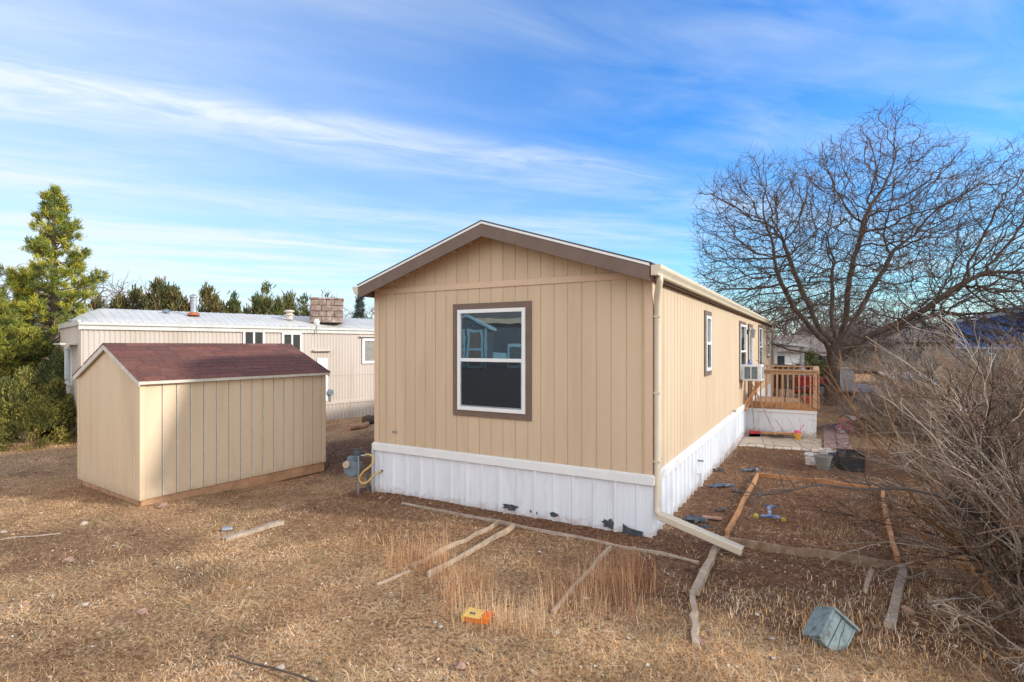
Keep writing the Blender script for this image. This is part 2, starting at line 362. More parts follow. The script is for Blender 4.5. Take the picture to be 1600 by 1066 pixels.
def fast_noise(X, Y, s, seed):
    rs = np.random.RandomState(seed); out = np.zeros_like(X); amp = 1
    for o in range(4):
        G = rs.rand(64, 64).astype(np.float32); u = X * s * 2 ** o; v = Y * s * 2 ** o
        iu = np.floor(u).astype(int); iv = np.floor(v).astype(int); fu = u - iu; fv = v - iv; fu = fu * fu * (3 - 2 * fu); fv = fv * fv * (3 - 2 * fv)
        a = G[iu % 64, iv % 64]; b = G[(iu + 1) % 64, iv % 64]; c = G[iu % 64, (iv + 1) % 64]; d = G[(iu + 1) % 64, (iv + 1) % 64]
        out += amp * ((a * (1 - fu) + b * fu) * (1 - fv) + (c * (1 - fu) + d * fu) * fv - .5); amp *= .5
    return out
def sst(a, b, x): t = np.clip((x - a) / (b - a), 0, 1); return t * t * (3 - 2 * t)
def GH(X, Y):
    lx = (X - CX) * ch + (Y - CY) * sh; ly = -(X - CX) * sh + (Y - CY) * ch
    return -.02 * np.clip(ly - 1, 0, 9) * sst(-3, -.2, lx) - .13 * np.exp(-((X + 3.7) ** 2 + (Y - 10.0) ** 2) / 2.2), lx, ly
def RELIEF(X, Y):
    z, lx, ly = GH(X, Y)
    far = np.exp(-(np.hypot(X, Y) / 60) ** 2)
    e = np.minimum(np.minimum(lx + .1, 4.4 - lx), ly + 2.0)
    clods = sst(-.2, .4, e) * .022 * fast_noise(X, Y, 9, 21)
    return z + far * (.022 * fast_noise(X, Y, .8, 1) + .014 * fast_noise(X, Y, 4, 2)) + far * .010 * fast_noise(X, Y, 13, 5) + clods
def DIRT(X, Y):
    _, lx, ly = GH(X, Y); n = fast_noise(X, Y, 1.0, 11); d = np.zeros_like(X)
    e = np.minimum(np.minimum(lx + .1 + n * .2, 4.4 - lx + n * .9), np.minimum(ly + 1.75 + n * .9, 9.5 - ly))
    d = np.maximum(d, sst(-.15, .3, e) * .95)
    m = (lx > -5) & (lx < .8)
    d = np.maximum(d, m * sst(.60, .28, np.abs(ly + .1) + n * .2))
    d = np.maximum(d, m * .6 * sst(-2.3, -1.2, ly + n * 1.2) * sst(.3, -.2, ly))
    d = np.maximum(d, (lx < -4.5) * sst(.0, 1.2, ly + n * 1.5) * sst(-9.6, -8.0, lx + n * 1.5) * .95)
    n4 = fast_noise(X, Y, 1.9, 57) + .6 * fast_noise(X, Y, .55, 58); d = np.maximum(d, sst(.15, .55, n4) * .5)
    p = g(70, 858); d = np.maximum(d, sst(1.3, .5, np.hypot((X - p[0]) * .6, (Y - p[1]) * 1.5) + n * .9) * .6)
    return np.clip(d, 0, 1)
XX, YY = np.meshgrid(gx, gy); ZZ = RELIEF(XX, YY); nx_, ny_ = len(gx), len(gy)
V = np.stack([XX, YY, ZZ], -1).reshape(-1, 3)
ii = np.arange(nx_ * ny_).reshape(ny_, nx_)
F = np.stack([ii[:-1, :-1], ii[:-1, 1:], ii[1:, 1:], ii[1:, :-1]], -1).reshape(-1, 4)
def np_mesh(name, V, F, tint=None, extra=None):
    me = bpy.data.meshes.new(name); me.vertices.add(len(V)); me.vertices.foreach_set('co', V.astype(np.float32).ravel())
    k = F.shape[1]; me.loops.add(len(F) * k); me.loops.foreach_set('vertex_index', F.astype(np.int32).ravel())
    me.polygons.add(len(F)); me.polygons.foreach_set('loop_start', np.arange(0, len(F) * k, k, dtype=np.int32)); me.polygons.foreach_set('loop_total', np.full(len(F), k, dtype=np.int32))
    me.update(calc_edges=True)
    if tint is not None:
        a = me.attributes.new('tint', 'FLOAT_COLOR', 'POINT'); c = np.ones((len(V), 4), dtype=np.float32); c[:, :3] = tint; a.data.foreach_set('color', c.ravel())
    for k_, arr in (extra or {}).items():
        a = me.attributes.new(k_, 'FLOAT', 'POINT'); a.data.foreach_set('value', arr.astype(np.float32).ravel())
    return me
D_ = DIRT(XX, YY).reshape(-1)
me = np_mesh('ground', V, F, extra={'dirt': D_}); me.polygons.foreach_set('use_smooth', [True] * len(me.polygons))
gm = bpy.data.materials.new('ground'); gm.use_nodes = True; t = gm.node_tree; t.nodes.clear(); l = t.links.new
out = N(t, 'ShaderNodeOutputMaterial'); b = N(t, 'ShaderNodeBsdfPrincipled', i={'Roughness': .95, 'Specular IOR Level': .1}); l(b.outputs[0], out.inputs[0])
co = N(t, 'ShaderNodeTexCoord')
def tn(s, d=6, r_=.65, stretch=None, dist=0):
    n = N(t, 'ShaderNodeTexNoise', i={'Scale': s, 'Detail': d, 'Roughness': r_, 'Distortion': dist}); src = co.outputs['Object']
    if stretch: m_ = N(t, 'ShaderNodeMapping'); m_.inputs['Scale'].default_value = stretch; l(src, m_.inputs[0]); src = m_.outputs[0]
    l(src, n.inputs['Vector']); return n.outputs['Fac']
rs_ = ramp(t, [(.34, (.075, .036, .02)), (.50, (.42, .235, .115)), (.66, (.82, .56, .32))]); l(tn(26, 8, .75), rs_.inputs[0])
rg_ = ramp(t, [(.48, 0.0), (.75, .5)]); l(tn(1.1, 4), rg_.inputs[0])
m1 = N(t, 'ShaderNodeMix', data_type='RGBA'); l(rg_.outputs[0], m1.inputs[0]); l(rs_.outputs[0], m1.inputs[6]); m1.inputs[7].default_value = (.16, .145, .075, 1)
rd_ = ramp(t, [(.34, (.04, .019, .011)), (.5, (.165, .08, .043)), (.64, (.32, .17, .092)), (.76, (.54, .36, .22))]); l(tn(17, 10, .8), rd_.inputs[0])
m2 = N(t, 'ShaderNodeMix', data_type='RGBA'); at = N(t, 'ShaderNodeAttribute', attribute_name='dirt')
f_ = math_(t, 'ADD', at.outputs['Fac'], math_(t, 'MULTIPLY', math_(t, 'SUBTRACT', tn(6, 8, .75), .5), 1.3), clamp=True)
l(f_, m2.inputs[0]); l(m1.outputs[2], m2.inputs[6]); l(rd_.outputs[0], m2.inputs[7])
l(m2.outputs[2], b.inputs['Base Color'])
bp = N(t, 'ShaderNodeBump', i={'Strength': .9, 'Distance': .03}); l(tn(38, 8, .75), bp.inputs['Height']); l(bp.outputs[0], b.inputs['Normal'])
me.materials.append(gm); go = bpy.data.objects.new('ground', me); col.objects.link(go); tag(go, kind='structure')

# ------------------------------------------------------------ grass and litter (uncountable)
SH_A = R(34.0)                                             # shed axis
SHC = (-5.53, 8.03)
def toSH(X, Y):
    dx, dy = X - SHC[0], Y - SHC[1]
    return dx * math.sin(SH_A) + dy * math.cos(SH_A), -dx * math.cos(SH_A) + dy * math.sin(SH_A)
def free(X, Y):
    _, lx, ly = GH(X, Y); sa, sb = toSH(X, Y)
    ok = ~((lx > -4.66) & (lx < .03) & (ly > -.03) & (ly < 20))
    ok &= ~((sa > -.02) & (sa < 3.3) & (sb > -.02) & (sb < 2.66))
    ok &= ~((lx > -.1) & (lx < 2.55) & (ly > 8.2) & (ly < 13.5))
    return ok
def blades(name, n, seed, ymin, ymax, hrange, wd, palette, keep, lean=(.2, 1.4), power=0, pos=None, clump=0, curl=.5):
    rs = np.random.RandomState(seed)
    if pos is None:
        Y = ymin * (ymax / ymin) ** rs.rand(n); X = (rs.rand(n) * 2 - 1) * (Y * 1.12 + .8)
    else: X, Y = pos(rs, n)
    n = len(X); k = free(X, Y) & (rs.rand(n) < keep(X, Y)); X, Y = X[k], Y[k]; n = len(X)
    Z = RELIEF(X, Y) - .004; h = hrange[0] + (hrange[1] - hrange[0]) * rs.rand(n) ** 2
    h *= .75 + .9 * np.clip(fast_noise(X, Y, 1.7, seed + 1) + .3, 0, 1)
    az = rs.rand(n) * 6.2832; ln = lean[0] + (lean[1] - lean[0]) * rs.rand(n); w = wd * (.6 + .8 * rs.rand(n)) * (1 + Y * .06)
    dx, dy = np.cos(az), np.sin(az); sx, sy = -dy, dx
    a1 = ln * (.9 if curl < .3 else .6); a2 = np.minimum(ln * (1 + curl), 1.75)
    mx_, mz = h * .5 * np.sin(a1), h * .5 * np.cos(a1); tx, tz = mx_ + h * .5 * np.sin(a2), mz + h * .5 * np.cos(a2)
    tz = np.maximum(tz, .006)
    P = np.zeros((n, 6, 3)); B = np.stack([X, Y, Z], -1)
    for j, (ox, oz, ww) in enumerate(((0, 0, 1), (0, 0, -1), (mx_, mz, .8), (mx_, mz, -.8), (tx, tz, .25), (tx, tz, -.25))):
        P[:, j, 0] = B[:, 0] + dx * ox + sx * w * ww / 2; P[:, j, 1] = B[:, 1] + dy * ox + sy * w * ww / 2; P[:, j, 2] = B[:, 2] + oz
    base = np.arange(n)[:, None] * 6
    Fc = np.concatenate([base + np.array([[0, 1, 3, 2]]), base + np.array([[2, 3, 5, 4]])], 0)
    pal = np.array(palette); patch = fast_noise(X, Y, .9, seed + 3) + .6 * fast_noise(X, Y, 4.5, seed + 4)
    idx = np.clip(((rs.rand(n) * .55 + .05 + (patch * 1.5 + .5) * .42) * len(pal)).astype(int), 0, len(pal) - 1); c = pal[idx] * ((.7 + .6 * rs.rand(n)) * np.clip(1 + patch * .6, .65, 1.4))[:, None]
    c = np.repeat(c, 6, axis=0)
    me = np_mesh(name, P.reshape(-1, 3), Fc, tint=c); me.materials.append(GRASSM); o = bpy.data.objects.new(name, me); col.objects.link(o)
    return o
GRASSM = attr_mat('dry_grass', .85, .4, .15)
straw = [(.24, .11, .055), (.46, .25, .125), (.68, .41, .21), (.80, .52, .27), (.84, .58, .32), (.86, .50, .20), (.86, .69, .46), (.70, .54, .36)]
o = blades('dry_grass', 500000, 1, 3.3, 19, (.015, .072), .0030, straw, lambda X, Y: np.clip(1.08 - DIRT(X, Y) * 1.02, .05, 1) * (.55 + .45 * (fast_noise(X, Y, 2.5, 31) > -.15)), lean=(.8, 1.62), curl=.25)
tag(o, 'short matted straw coloured dry grass covering the yard', 'grass', kind='stuff')
green = [(.10, .12, .035), (.13, .15, .05), (.18, .17, .07)]
def matpos(rs, n):
    m = 420; cy = 3.4 * (13 / 3.4) ** rs.rand(m); cx = (rs.rand(m) * 2 - 1) * (cy * 1.05 + .5); i = rs.randint(0, m, n); r0 = .10 + .12 * rs.rand(m)
    return cx[i] + rs.randn(n) * r0[i], cy[i] + rs.randn(n) * r0[i] * .8
o = blades('matted_straw', 60000, 12, 0, 0, (.03, .13), .0030, [(.55, .36, .18), (.68, .48, .26), (.76, .56, .30), (.78, .62, .40)], lambda X, Y: np.clip(1.1 - DIRT(X, Y) * .8, .2, 1), lean=(1.1, 1.6), pos=matpos, curl=.1)
tag(o, 'flattened pale straw mats lying in the dry grass', 'grass', kind='stuff')
o = blades('green_grass', 45000, 2, 3.3, 16, (.02, .07), .004, green, lambda X, Y: sst(.08, .38, fast_noise(X, Y, 1.3, 77)) * (1 - DIRT(X, Y)) * .8 + .9 * (fast_noise(X, Y, 3.1, 78) > .62), lean=(.2, 1.2))
tag(o, 'sparse dull green grass patches among the straw', 'grass', kind='stuff')
litter = [(.07, .035, .022), (.16, .085, .05), (.30, .17, .10), (.46, .28, .16), (.62, .42, .26), (.72, .54, .35)]
o = blades('straw_litter', 170000, 3, 3.3, 16, (.02, .11), .0042, litter, lambda X, Y: np.clip(DIRT(X, Y), .1, 1) * np.where(fast_noise(X, Y, 2.0, 41) > .05, 1, .35), lean=(1.25, 1.6), curl=.1)
tag(o, 'scattered dead straw and leaf litter on the bare soil', 'litter', kind='stuff')
# tall reddish weeds in front of the gable
W0 = [g(x, y) for x, y in ((600, 935), (700, 985), (830, 1000), (1010, 985), (1040, 930), (985, 880), (880, 905), (760, 900), (690, 860), (600, 880))]
def weedpos(rs, n):
    x0, x1, y0, y1 = -2.6, 2.3, 4.2, 7.2; X = x0 + (x1 - x0) * rs.rand(n * 6); Y = y0 + (y1 - y0) * rs.rand(n * 6)
    k = np.array([in_poly(X[i], Y[i], W0) or rs.rand() < .006 for i in range(len(X))]); return X[k][:n], Y[k][:n]
def weedkeep(X, Y): return np.clip(.45 + fast_noise(X, Y, 2.2, 91) * 1.9, .08, 1)
weedc = [(.24, .09, .05), (.42, .17, .085), (.52, .24, .12), (.58, .34, .17), (.66, .48, .28)]
o = blades('tall_dry_weeds', 4600, 4, 0, 0, (.08, .46), .0026, weedc, weedkeep, lean=(.02, .42), pos=weedpos)
tag(o, 'tall thin reddish dry weed stalks in front of the gable wall', 'weeds', kind='stuff')
def tuftpos(rs, n):
    c = [g(x, y) for x, y in ((1440, 790), (1460, 770), (1300, 835), (1480, 940), (1180, 960), (1100, 940), (1300, 1010), (1420, 1010), (1500, 1040), (1230, 960), (650, 830), (60, 700), (30, 695), (90, 697), (110, 690), (5, 700), (560, 860), (1340, 960), (1130, 1020), (1500, 880), (1390, 930))]
    i = rs.randint(0, len(c), n); a = np.array(c)[i]; return a[:, 0] + rs.randn(n) * .33, a[:, 1] + rs.randn(n) * .25
o = blades('dry_tufts', 8000, 6, 0, 0, (.03, .12), .0034, straw[2:], lambda X, Y: np.ones(len(X)), lean=(.2, 1.2), pos=tuftpos)
tag(o, 'upright tufts of tan dry grass around the garden beds', 'grass', kind='stuff')
# small gravel and leaf crumbs
mb = MB(); rr = random.Random(8)
for k in range(2600):
    Y = 3.4 * (13 / 3.4) ** rr.random(); X = rr.uniform(-1, 1) * (Y * 1.0 + .5)
    xa, ya = np.array([X]), np.array([Y])
    if not free(xa, ya)[0]: continue
    z = float(RELIEF(xa, ya)[0]); s_ = rr.uniform(.006, .02) * (1.6 if rr.random() < .12 else 1); c = rr.choice([(.5, .36, .26), (.36, .2, .13), (.25, .14, .09), (.55, .47, .38), (.12, .07, .05)]); mb.tint = c
    a = rr.random() * 6; d1 = Vector((math.cos(a), math.sin(a), rr.uniform(-.3, .3))) * s_; d2 = Vector((-math.sin(a), math.cos(a), rr.uniform(-.3, .3))) * s_ * .7; p = Vector((X, Y, z + s_ * .4)); q = Vector((0, 0, s_ * .5))
    mb.add([tuple(p + d1), tuple(p + d2), tuple(p - d1), tuple(p - d2), tuple(p + q), tuple(p - q)], [(0, 1, 4), (1, 2, 4), (2, 3, 4), (3, 0, 4), (1, 0, 5), (2, 1, 5), (3, 2, 5), (0, 3, 5)])
o = mb.build('gravel_bits', attr_mat('gravel_bits')); tag(o, 'small pebbles and crumbs scattered over the yard', 'gravel', kind='stuff')
o2 = MB().add([HL(6.3, 2, .05), HL(9.2, 2, .05), HL(9.2, 60, .05), HL(6.3, 60, .05)], [(0, 1, 2, 3)]).build('driveway', 'driveway_concrete'); tag(o2, kind='structure')
o3 = MB().add([HL(-30, 26, .04), HL(7.3, 26, .04), HL(7.3, 33, .04), HL(-30, 33, .04)], [(0, 1, 2, 3)]).build('road', 'asphalt_far'); tag(o3, kind='structure')

# ------------------------------------------------------------ main house
W, LEN = 4.62, 19.7
house = thing('mobile_home', 'tan mobile home with brown window trim and white metal skirting, in the middle', 'mobile home', (CX, CY, 0), HR)
EZ, AZ_, OV, OE = 3.40, 4.165, .32, .06
GR = Matrix(((1, 0, 0), (0, 1, 0), (0, 0, 1))).to_4x4()
def Pg(s, d, z): return (-W + s, -d, z)              # gable: s from left corner to right, outward -y
def Pr(s, d, z): return (d, s, z)                    # right wall: outward +x
def Pl(s, d, z): return (-W - d, LEN - s, z)
def Pb(s, d, z): return (-s, LEN + d, z)
def groove_prof(Lm, pitch, gw=.011, gd=.009, first=None, extra=()):
    pr = [(0, 0)]; s_ = first if first is not None else pitch
    ks = []
    while s_ < Lm - .02: ks.append(s_); s_ += pitch
    ev = sorted([(k, 'g') for k in ks] + [(e, 'b') for e in extra])
    for k, kd in ev:
        if kd == 'g': pr += [(k - gw / 2, 0), (k - gw / 2 + .002, -gd), (k + gw / 2 - .002, -gd), (k + gw / 2, 0)]
        else: pr.append((k, 0))
    pr.append((Lm, 0)); return pr
def roofz(x, lift=0): return AZ_ - (AZ_ - EZ) * abs(x + W / 2) / (W / 2 + OE) + lift
gtop = lambda s: roofz(-W + s) - .06
mb = MB()
mb.sheet(Pg, groove_prof(W, .2032, first=.235, extra=(W / 2,)), .70, gtop)
mb.sheet(Pr, groove_prof(LEN, .2032), .70, 3.36)
mb.sheet(Pl, groove_prof(LEN, .2032), .70, 3.36)
mb.sheet(Pb, groove_prof(W, .2032, extra=(W / 2,)), .70, gtop)
mb.build('wall', 'tan_siding', house)
# horizontal gable band and corner boards
def gbar(x0, x1, z0, z1, d=.018): return (x0, x1, -d, -.0005, z0, z1)
mb = MB(); mb.box(*gbar(-W + .09, -.09, 3.245, 3.335)); mb.build('gable_band', 'tan_trim', house, bevel=.003)
mb = MB(); mb.box(-W - .016, -W + .085, -.016, .0, .72, 3.33); mb.box(-W - .016, -W, 0, .085, .72, 3.33); mb.build('corner_trim', 'tan_trim', house, bevel=.003)
mb = MB(); mb.box(-.085, .016, -.016, .0, .72, 3.33); mb.box(0, .016, 0, .085, .72, 3.33); mb.build('corner_trim', 'tan_trim', house, bevel=.003)
mb = MB(); mb.box(0, .016, LEN - .085, LEN + .01, .72, 3.33); mb.build('corner_trim', 'tan_trim', house, bevel=.003)
# skirting
def rib_prof(Lm, pitch=.30, rw=.07, d=.018, wob=0):
    pr = [(0, 0)]; s_ = .06; r_ = random.Random(3)
    while s_ + rw < Lm:
        dd = d * (1 + wob * r_.uniform(-.6, .8))
        pr += [(s_, 0), (s_ + rw * .28, dd), (s_ + rw * .72, dd), (s_ + rw, 0)]
        q = (pitch - rw) / 3
        for k in (1, 2): pr += [(s_ + rw + q * k - .006, 0), (s_ + rw + q * k, .004), (s_ + rw + q * k + .006, 0)]
        s_ += pitch
    pr.append((Lm, 0)); return pr
mb = MB()
mb.sheet(Pg, rib_prof(W, .29, .075, .020, .6), -.25, .70); mb.sheet(Pr, rib_prof(LEN, .29, .10, .032), -.25, .70); mb.sheet(Pl, rib_prof(LEN), -.25, .70); mb.sheet(Pb, rib_prof(W), -.25, .70)
mb.build('skirting', 'white_metal', house)
mb = MB()
mb.box(-W - .045, .045, -.045, -.001, .662, .775); mb.box(-W - .03, .03, -.030, -.001, .775, .79)
mb.box(.001, .045, .0, LEN + .04, .662, .775); mb.box(.001, .03, 0, LEN + .03, .775, .79)
mb.box(-W - .045, -W - .001, 0, LEN + .04, .662, .775)
mb.build('skirting_cap', 'white_vinyl', house, bevel=.004)
r_ = random.Random(11)
for (s0, z0, w_, h_) in ((2.60, .05, .30, .09), (3.30, .06, .16, .07), (4.07, .03, .18, .13), (4.38, .0, .26, .10), (2.93, .06, .03, .05), (3.03, .05, .025, .05)):
    mb = MB()
    if w_ == .26: mb.prism([(-W + s0 - .13, -.02), (-W + s0 + .13, -.03), (-W + s0 + .14, .07), (-W + s0 + .05, .075), (-W + s0 - .05, .09), (-W + s0 - .12, .13)], -.0235, -.0225)
    else:
        n_ = 22; pts = []
        for k in range(n_):
            q = 2 * math.pi * k / n_; rr_ = r_.uniform(.6, 1.15); pts.append((-W + s0 + math.cos(q) * w_ / 2 * rr_, z0 + h_ / 2 + math.sin(q) * h_ / 2 * rr_))
        mb.prism(pts, -.0235, -.0225)
    mb.build('skirting_tear', 'dark_patch', house)
# roof
def slope_slab(mb, y0, y1, x_in, x_out, t0, t1, sgn):
    xi, xo = x_in, x_out
    zi, zo = roofz(-W / 2 + sgn * xi), roofz(-W / 2 + sgn * xo)
    A = lambda x, z: (-W / 2 + sgn * x, z)
    mb.prism([A(xi, zi + t0), A(xo, zo + t0), A(xo, zo + t1), A(xi, zi + t1)], y0, y1)
hw = W / 2 + OE
mb = MB(); [slope_slab(mb, -OV - .012, LEN + .2, 0, hw + .03, -.018, .0, s_) for s_ in (1, -1)]; mb.build('roof', 'shingle_grey', house)
mb = MB(); [slope_slab(mb, -OV + .03, LEN + .17, 0, hw, -.055, -.019, s_) for s_ in (1, -1)]; mb.build('soffit', 'tan_trim', house)
mb = MB(); [slope_slab(mb, -OV - .008, -OV + .028, 0.0, hw, -.05, -.019, s_) for s_ in (1, -1)]; mb.build('drip_edge', 'white_vinyl', house)
mb = MB(); [slope_slab(mb, -OV, -OV + .028, 0.0, hw, -.225, -.0505, s_) for s_ in (1, -1)]
mb.box(OE, OE + .02, -OV + .029, LEN + .17, 3.20, 3.37); mb.box(-W - OE - .02, -W - OE, -OV + .029, LEN + .17, 3.20, 3.37)
mb.build('fascia', 'brown_trim', house, bevel=.002)
mb = MB(); mb.box(.002, OE - .001, -OV + .03, LEN + .1, 3.325, 3.345); mb.box(-W - OE + .001, -W - .002, -OV + .03, LEN + .1, 3.325, 3.345)
k = 0
for sgn in (-1, 1):
    for q in range(7):
        x = .35 + q * .31; slope_slab(mb, -OV + .03, -.002, x, x + .04, -.13, -.056, sgn)
mb.build('eave_board', 'brown_trim' if False else 'tan_trim', house)
def gutter(side):
    mb = MB(); x = OE + .021
    pr = [(x, 3.235), (x + .075, 3.235), (x + .085, 3.27), (x + .115, 3.315), (x + .115, 3.36), (x + .100, 3.36), (x + .100, 3.33), (x + .07, 3.26), (x + .01, 3.25), (x + .01, 3.355), (x, 3.355)]
    if side < 0: pr = [(-W - px0, pz) for px0, pz in pr]
    mb.prism(pr, -OV, LEN + .15)
    e = [(x, 3.235), (x + .075, 3.235), (x + .085, 3.27), (x + .115, 3.315), (x + .115, 3.36), (x, 3.355)]
    if side < 0: e = [(-W - px0, pz) for px0, pz in e]
    mb.prism(e, -OV - .004, -OV - .0005); mb.build('gutter', 'cream_metal', house)
gutter(1); gutter(-1)
# downspout with long extension near the ground
mb = MB()
def rect_path(mb, pts, w, d):
    prev = None
    pts = [Vector(p) for p in pts]
    vs = []
    for i, p in enumerate(pts):
        dd = (pts[min(i + 1, len(pts) - 1)] - pts[max(i - 1, 0)]).normalized()
        ref = Vector((0, 1, 0)) if abs(dd.z) > .7 else Vector((0, 0, 1))
        if i == 0 or True:
            a = dd.cross(ref).normalized(); b = a.cross(dd).normalized()
        if abs(dd.z) > .7: a, b = Vector((1, 0, 0)), Vector((0, 1, 0))
        n = 8
        for j in range(n):
            q = 2 * math.pi * (j + .5) / n; cx_, cy_ = math.cos(q), math.sin(q); m_ = max(abs(cx_), abs(cy_)) ** .6
            vs.append(tuple(p + a * cx_ / m_ * w / 2 + b * cy_ / m_ * d / 2))
    n = 8; k = len(pts)
    mb.add(vs, [(i * n + j, i * n + (j + 1) % n, (i + 1) * n + (j + 1) % n, (i + 1) * n + j) for i in range(k - 1) for j in range(n)] + [tuple(range(n))])
mb.tube([(.14, -.16, 3.25), (.14, -.15, 3.18), (.075, -.02, 3.0), (.065, 0.03, 2.9), (.065, .03, 1.7), (.065, .03, .42), (.07, .0, .345), (.13, -.05, .29)], [.042, .042, .042, .042, .042, .042, .042, .044], 8)
mb.build('downspout', 'cream_metal', house, smooth=True)
mb = MB(); ext = MB(); e0 = Vector((.10, -.03, .31)); ew = g(1160, 862, .07); el = toHL(ew[0], ew[1]); e1 = Vector((el[0], el[1], .075))
dd = (e1 - e0).normalized(); a = dd.cross(Vector((0, 0, 1))).normalized(); b_ = a.cross(dd)
def ring(c, w, h): w *= 1.2; h *= 1.2; return [tuple(c + a * sx * w / 2 + b_ * sz * h / 2) for sx, sz in ((-1, -.7), (-.7, -1), (.7, -1), (1, -.7), (1, .7), (.7, 1), (-.7, 1), (-1, .7))]
vs = ring(e0, .10, .075) + ring(e0.lerp(e1, .1), .105, .08) + ring(e1, .105, .08) + ring(e1, .095, .07) + ring(e1 - dd * .3, .095, .07)
mb.add(vs, [(i * 8 + j, i * 8 + (j + 1) % 8, (i + 1) * 8 + (j + 1) % 8, (i + 1) * 8 + j) for i in range(4) for j in range(8)] + [tuple(range(7, -1, -1)), tuple(range(32, 40))])
mb.build('downspout_extension', 'cream_metal', house, label='long cream downspout extension reaching out over the garden bed')
for z in (2.75, 1.8, .95): mb = MB(); mb.box(.024, .107, -.012, .073, z, z + .02); mb.build('downspout_strap', 'cream_metal', house)
mb = MB(); mb.tube([(.14, LEN, 3.25), (.14, LEN - .1, 3.2), (.06, LEN - .1, 3.0), (.06, LEN - .1, .3)], .04, 8); mb.build('downspout', 'cream_metal', house, smooth=True)
mb = MB(); mb.lathe((0, 0, 0), [(.07, 0), (.07, .16), (.11, .17), (.11, .21), (.02, .25)], 12); o = mb.build('roof_vent', 'galvanised', house, smooth=False); o.location = (-.55, 10.5, roofz(-.55) - .03)
mb = MB(); mb.lathe((0, 0, 0), [(.04, 0), (.04, .3)], 10); o = mb.build('vent_pipe', 'galvanised', house); o.location = (-1.4, 15.5, roofz(-1.4) - .03)

def window(parent, M, w, h, trim=.09, rail=True, split_v=False, trim_mat='brown_trim', lower='screened_glass', fr=.055, name='window', mirror='glass'):
    # local frame: x across, z up, -y outward; origin bottom left of the trim
    mb = MB(M)
    if trim:
        mb.box(0, w, -.022, -.0005, 0, trim); mb.box(0, w, -.022, -.0005, h - trim, h); mb.box(0, trim, -.022, -.0005, trim, h - trim); mb.box(w - trim, w, -.022, -.0005, trim, h - trim)
    else: mb.box(0, w, -.006, -.0005, 0, h)
    wo_ = mb.build(name, trim_mat, parent)
    x0, x1, z0, z1 = trim, w - trim, trim, h - trim
    mb = MB(M); mb.box(x0, x1, -.040, -.002, z0, z0 + fr); mb.box(x0, x1, -.040, -.002, z1 - fr, z1); mb.box(x0, x0 + fr, -.040, -.002, z0 + fr, z1 - fr); mb.box(x1 - fr, x1, -.040, -.002, z0 + fr, z1 - fr)
    zm = z0 + (z1 - z0) * .5; xm = (x0 + x1) / 2
    if rail: mb.box(x0 + fr, x1 - fr, -.034, -.002, zm - .025, zm + .025)
    if split_v: mb.box(xm - .025, xm + .025, -.034, -.002, z0 + fr, z1 - fr)
    mb.build('frame', 'white_vinyl', wo_, bevel=.003)
    if rail:
        for (a, b, mt, d) in ((zm + .025, z1 - fr, mirror, .012), (z0 + fr, zm - .025, lower, .020)):
            mb = MB(M); mb.box(x0 + fr, x1 - fr, -d, -.004, a, b); mb.build('pane', mt, wo_)
        mb = MB(M); c_ = .014
        for q in ((x0 + fr, x0 + fr + c_, z0 + fr, zm - .025), (x1 - fr - c_, x1 - fr, z0 + fr, zm - .025)): mb.box(q[0], q[1], -.030, -.021, q[2], q[3])
        mb.box(x0 + fr + c_, x1 - fr - c_, -.030, -.021, z0 + fr, z0 + fr + .02); mb.build('screen_frame', 'galvanised', wo_)
    else:
        xs = ((x0 + fr, xm - .025), (xm + .025, x1 - fr)) if split_v else ((x0 + fr, x1 - fr),)
        for a, b in xs: mb = MB(M); mb.box(a, b, -.012, -.004, z0 + fr, z1 - fr); mb.build('pane', mirror if a == xs[0][0] else lower, wo_)
    return wo_
MG = Matrix.Translation((-3.02, 0, 1.345))
window(house, MG, 1.34, 1.68)
def MR(y, z): return Matrix.Translation((0, y, z)) @ Matrix.Rotation(R(90), 4, 'Z')
window(house, MR(3.52, 1.84), .68, 1.20)
window(house, MR(8.44, 1.43), 1.42, 1.62)
window(house, MR(13.5, 1.59), 1.4, 1.52)
window(house, MR(16.97, 1.90), 1.25, 1.22)
# door onto the deck
M = MR(10.42, .74); mb = MB(M); mb.box(0, .08, -.03, 0, 0, 2.3); mb.box(1.02, 1.10, -.03, 0, 0, 2.3); mb.box(.08, 1.02, -.03, 0, 2.2, 2.3); door = mb.build('door', 'brown_trim', house)
mb = MB(M); mb.box(.082, 1.018, -.045, -.006, 0, .35); mb.box(.082, .2, -.045, -.006, .35, 2.19); mb.box(.9, 1.018, -.045, -.006, .35, 2.19); mb.box(.2, .9, -.045, -.006, 2.05, 2.19); mb.box(.2, .9, -.045, -.006, 1.1, 1.17); mb.build('storm_panel', 'white_vinyl', door)
mb = MB(M); mb.box(.2, .9, -.02, -.008, .35, 1.1); mb.box(.2, .9, -.02, -.008, 1.17, 2.05); mb.build('pane', 'glass', door)
mb = MB(M); mb.tube([(.16, -.05, 1.05), (.16, -.10, 1.07), (.16, -.10, 1.2), (.16, -.05, 1.22)], .012, 6); mb.build('handle', 'black_plastic', door)
# lantern beside the door
mb = MB(); mb.box(.001, .03, 10.1, 10.2, 2.72, 2.86); mb.tube([(.03, 10.15, 2.80), (.10, 10.15, 2.9), (.16, 10.15, 2.88)], .01, 6)
lamp = mb.build('wall_lantern', 'black_plastic', house)
mb = MB(); mb.lathe((.16, 10.15, 2.62), [(.045, 0), (.05, .02), (.075, .2), (.08, .21), (.02, .27)], 8); mb.build('lamp_cage', 'galvanised', lamp)
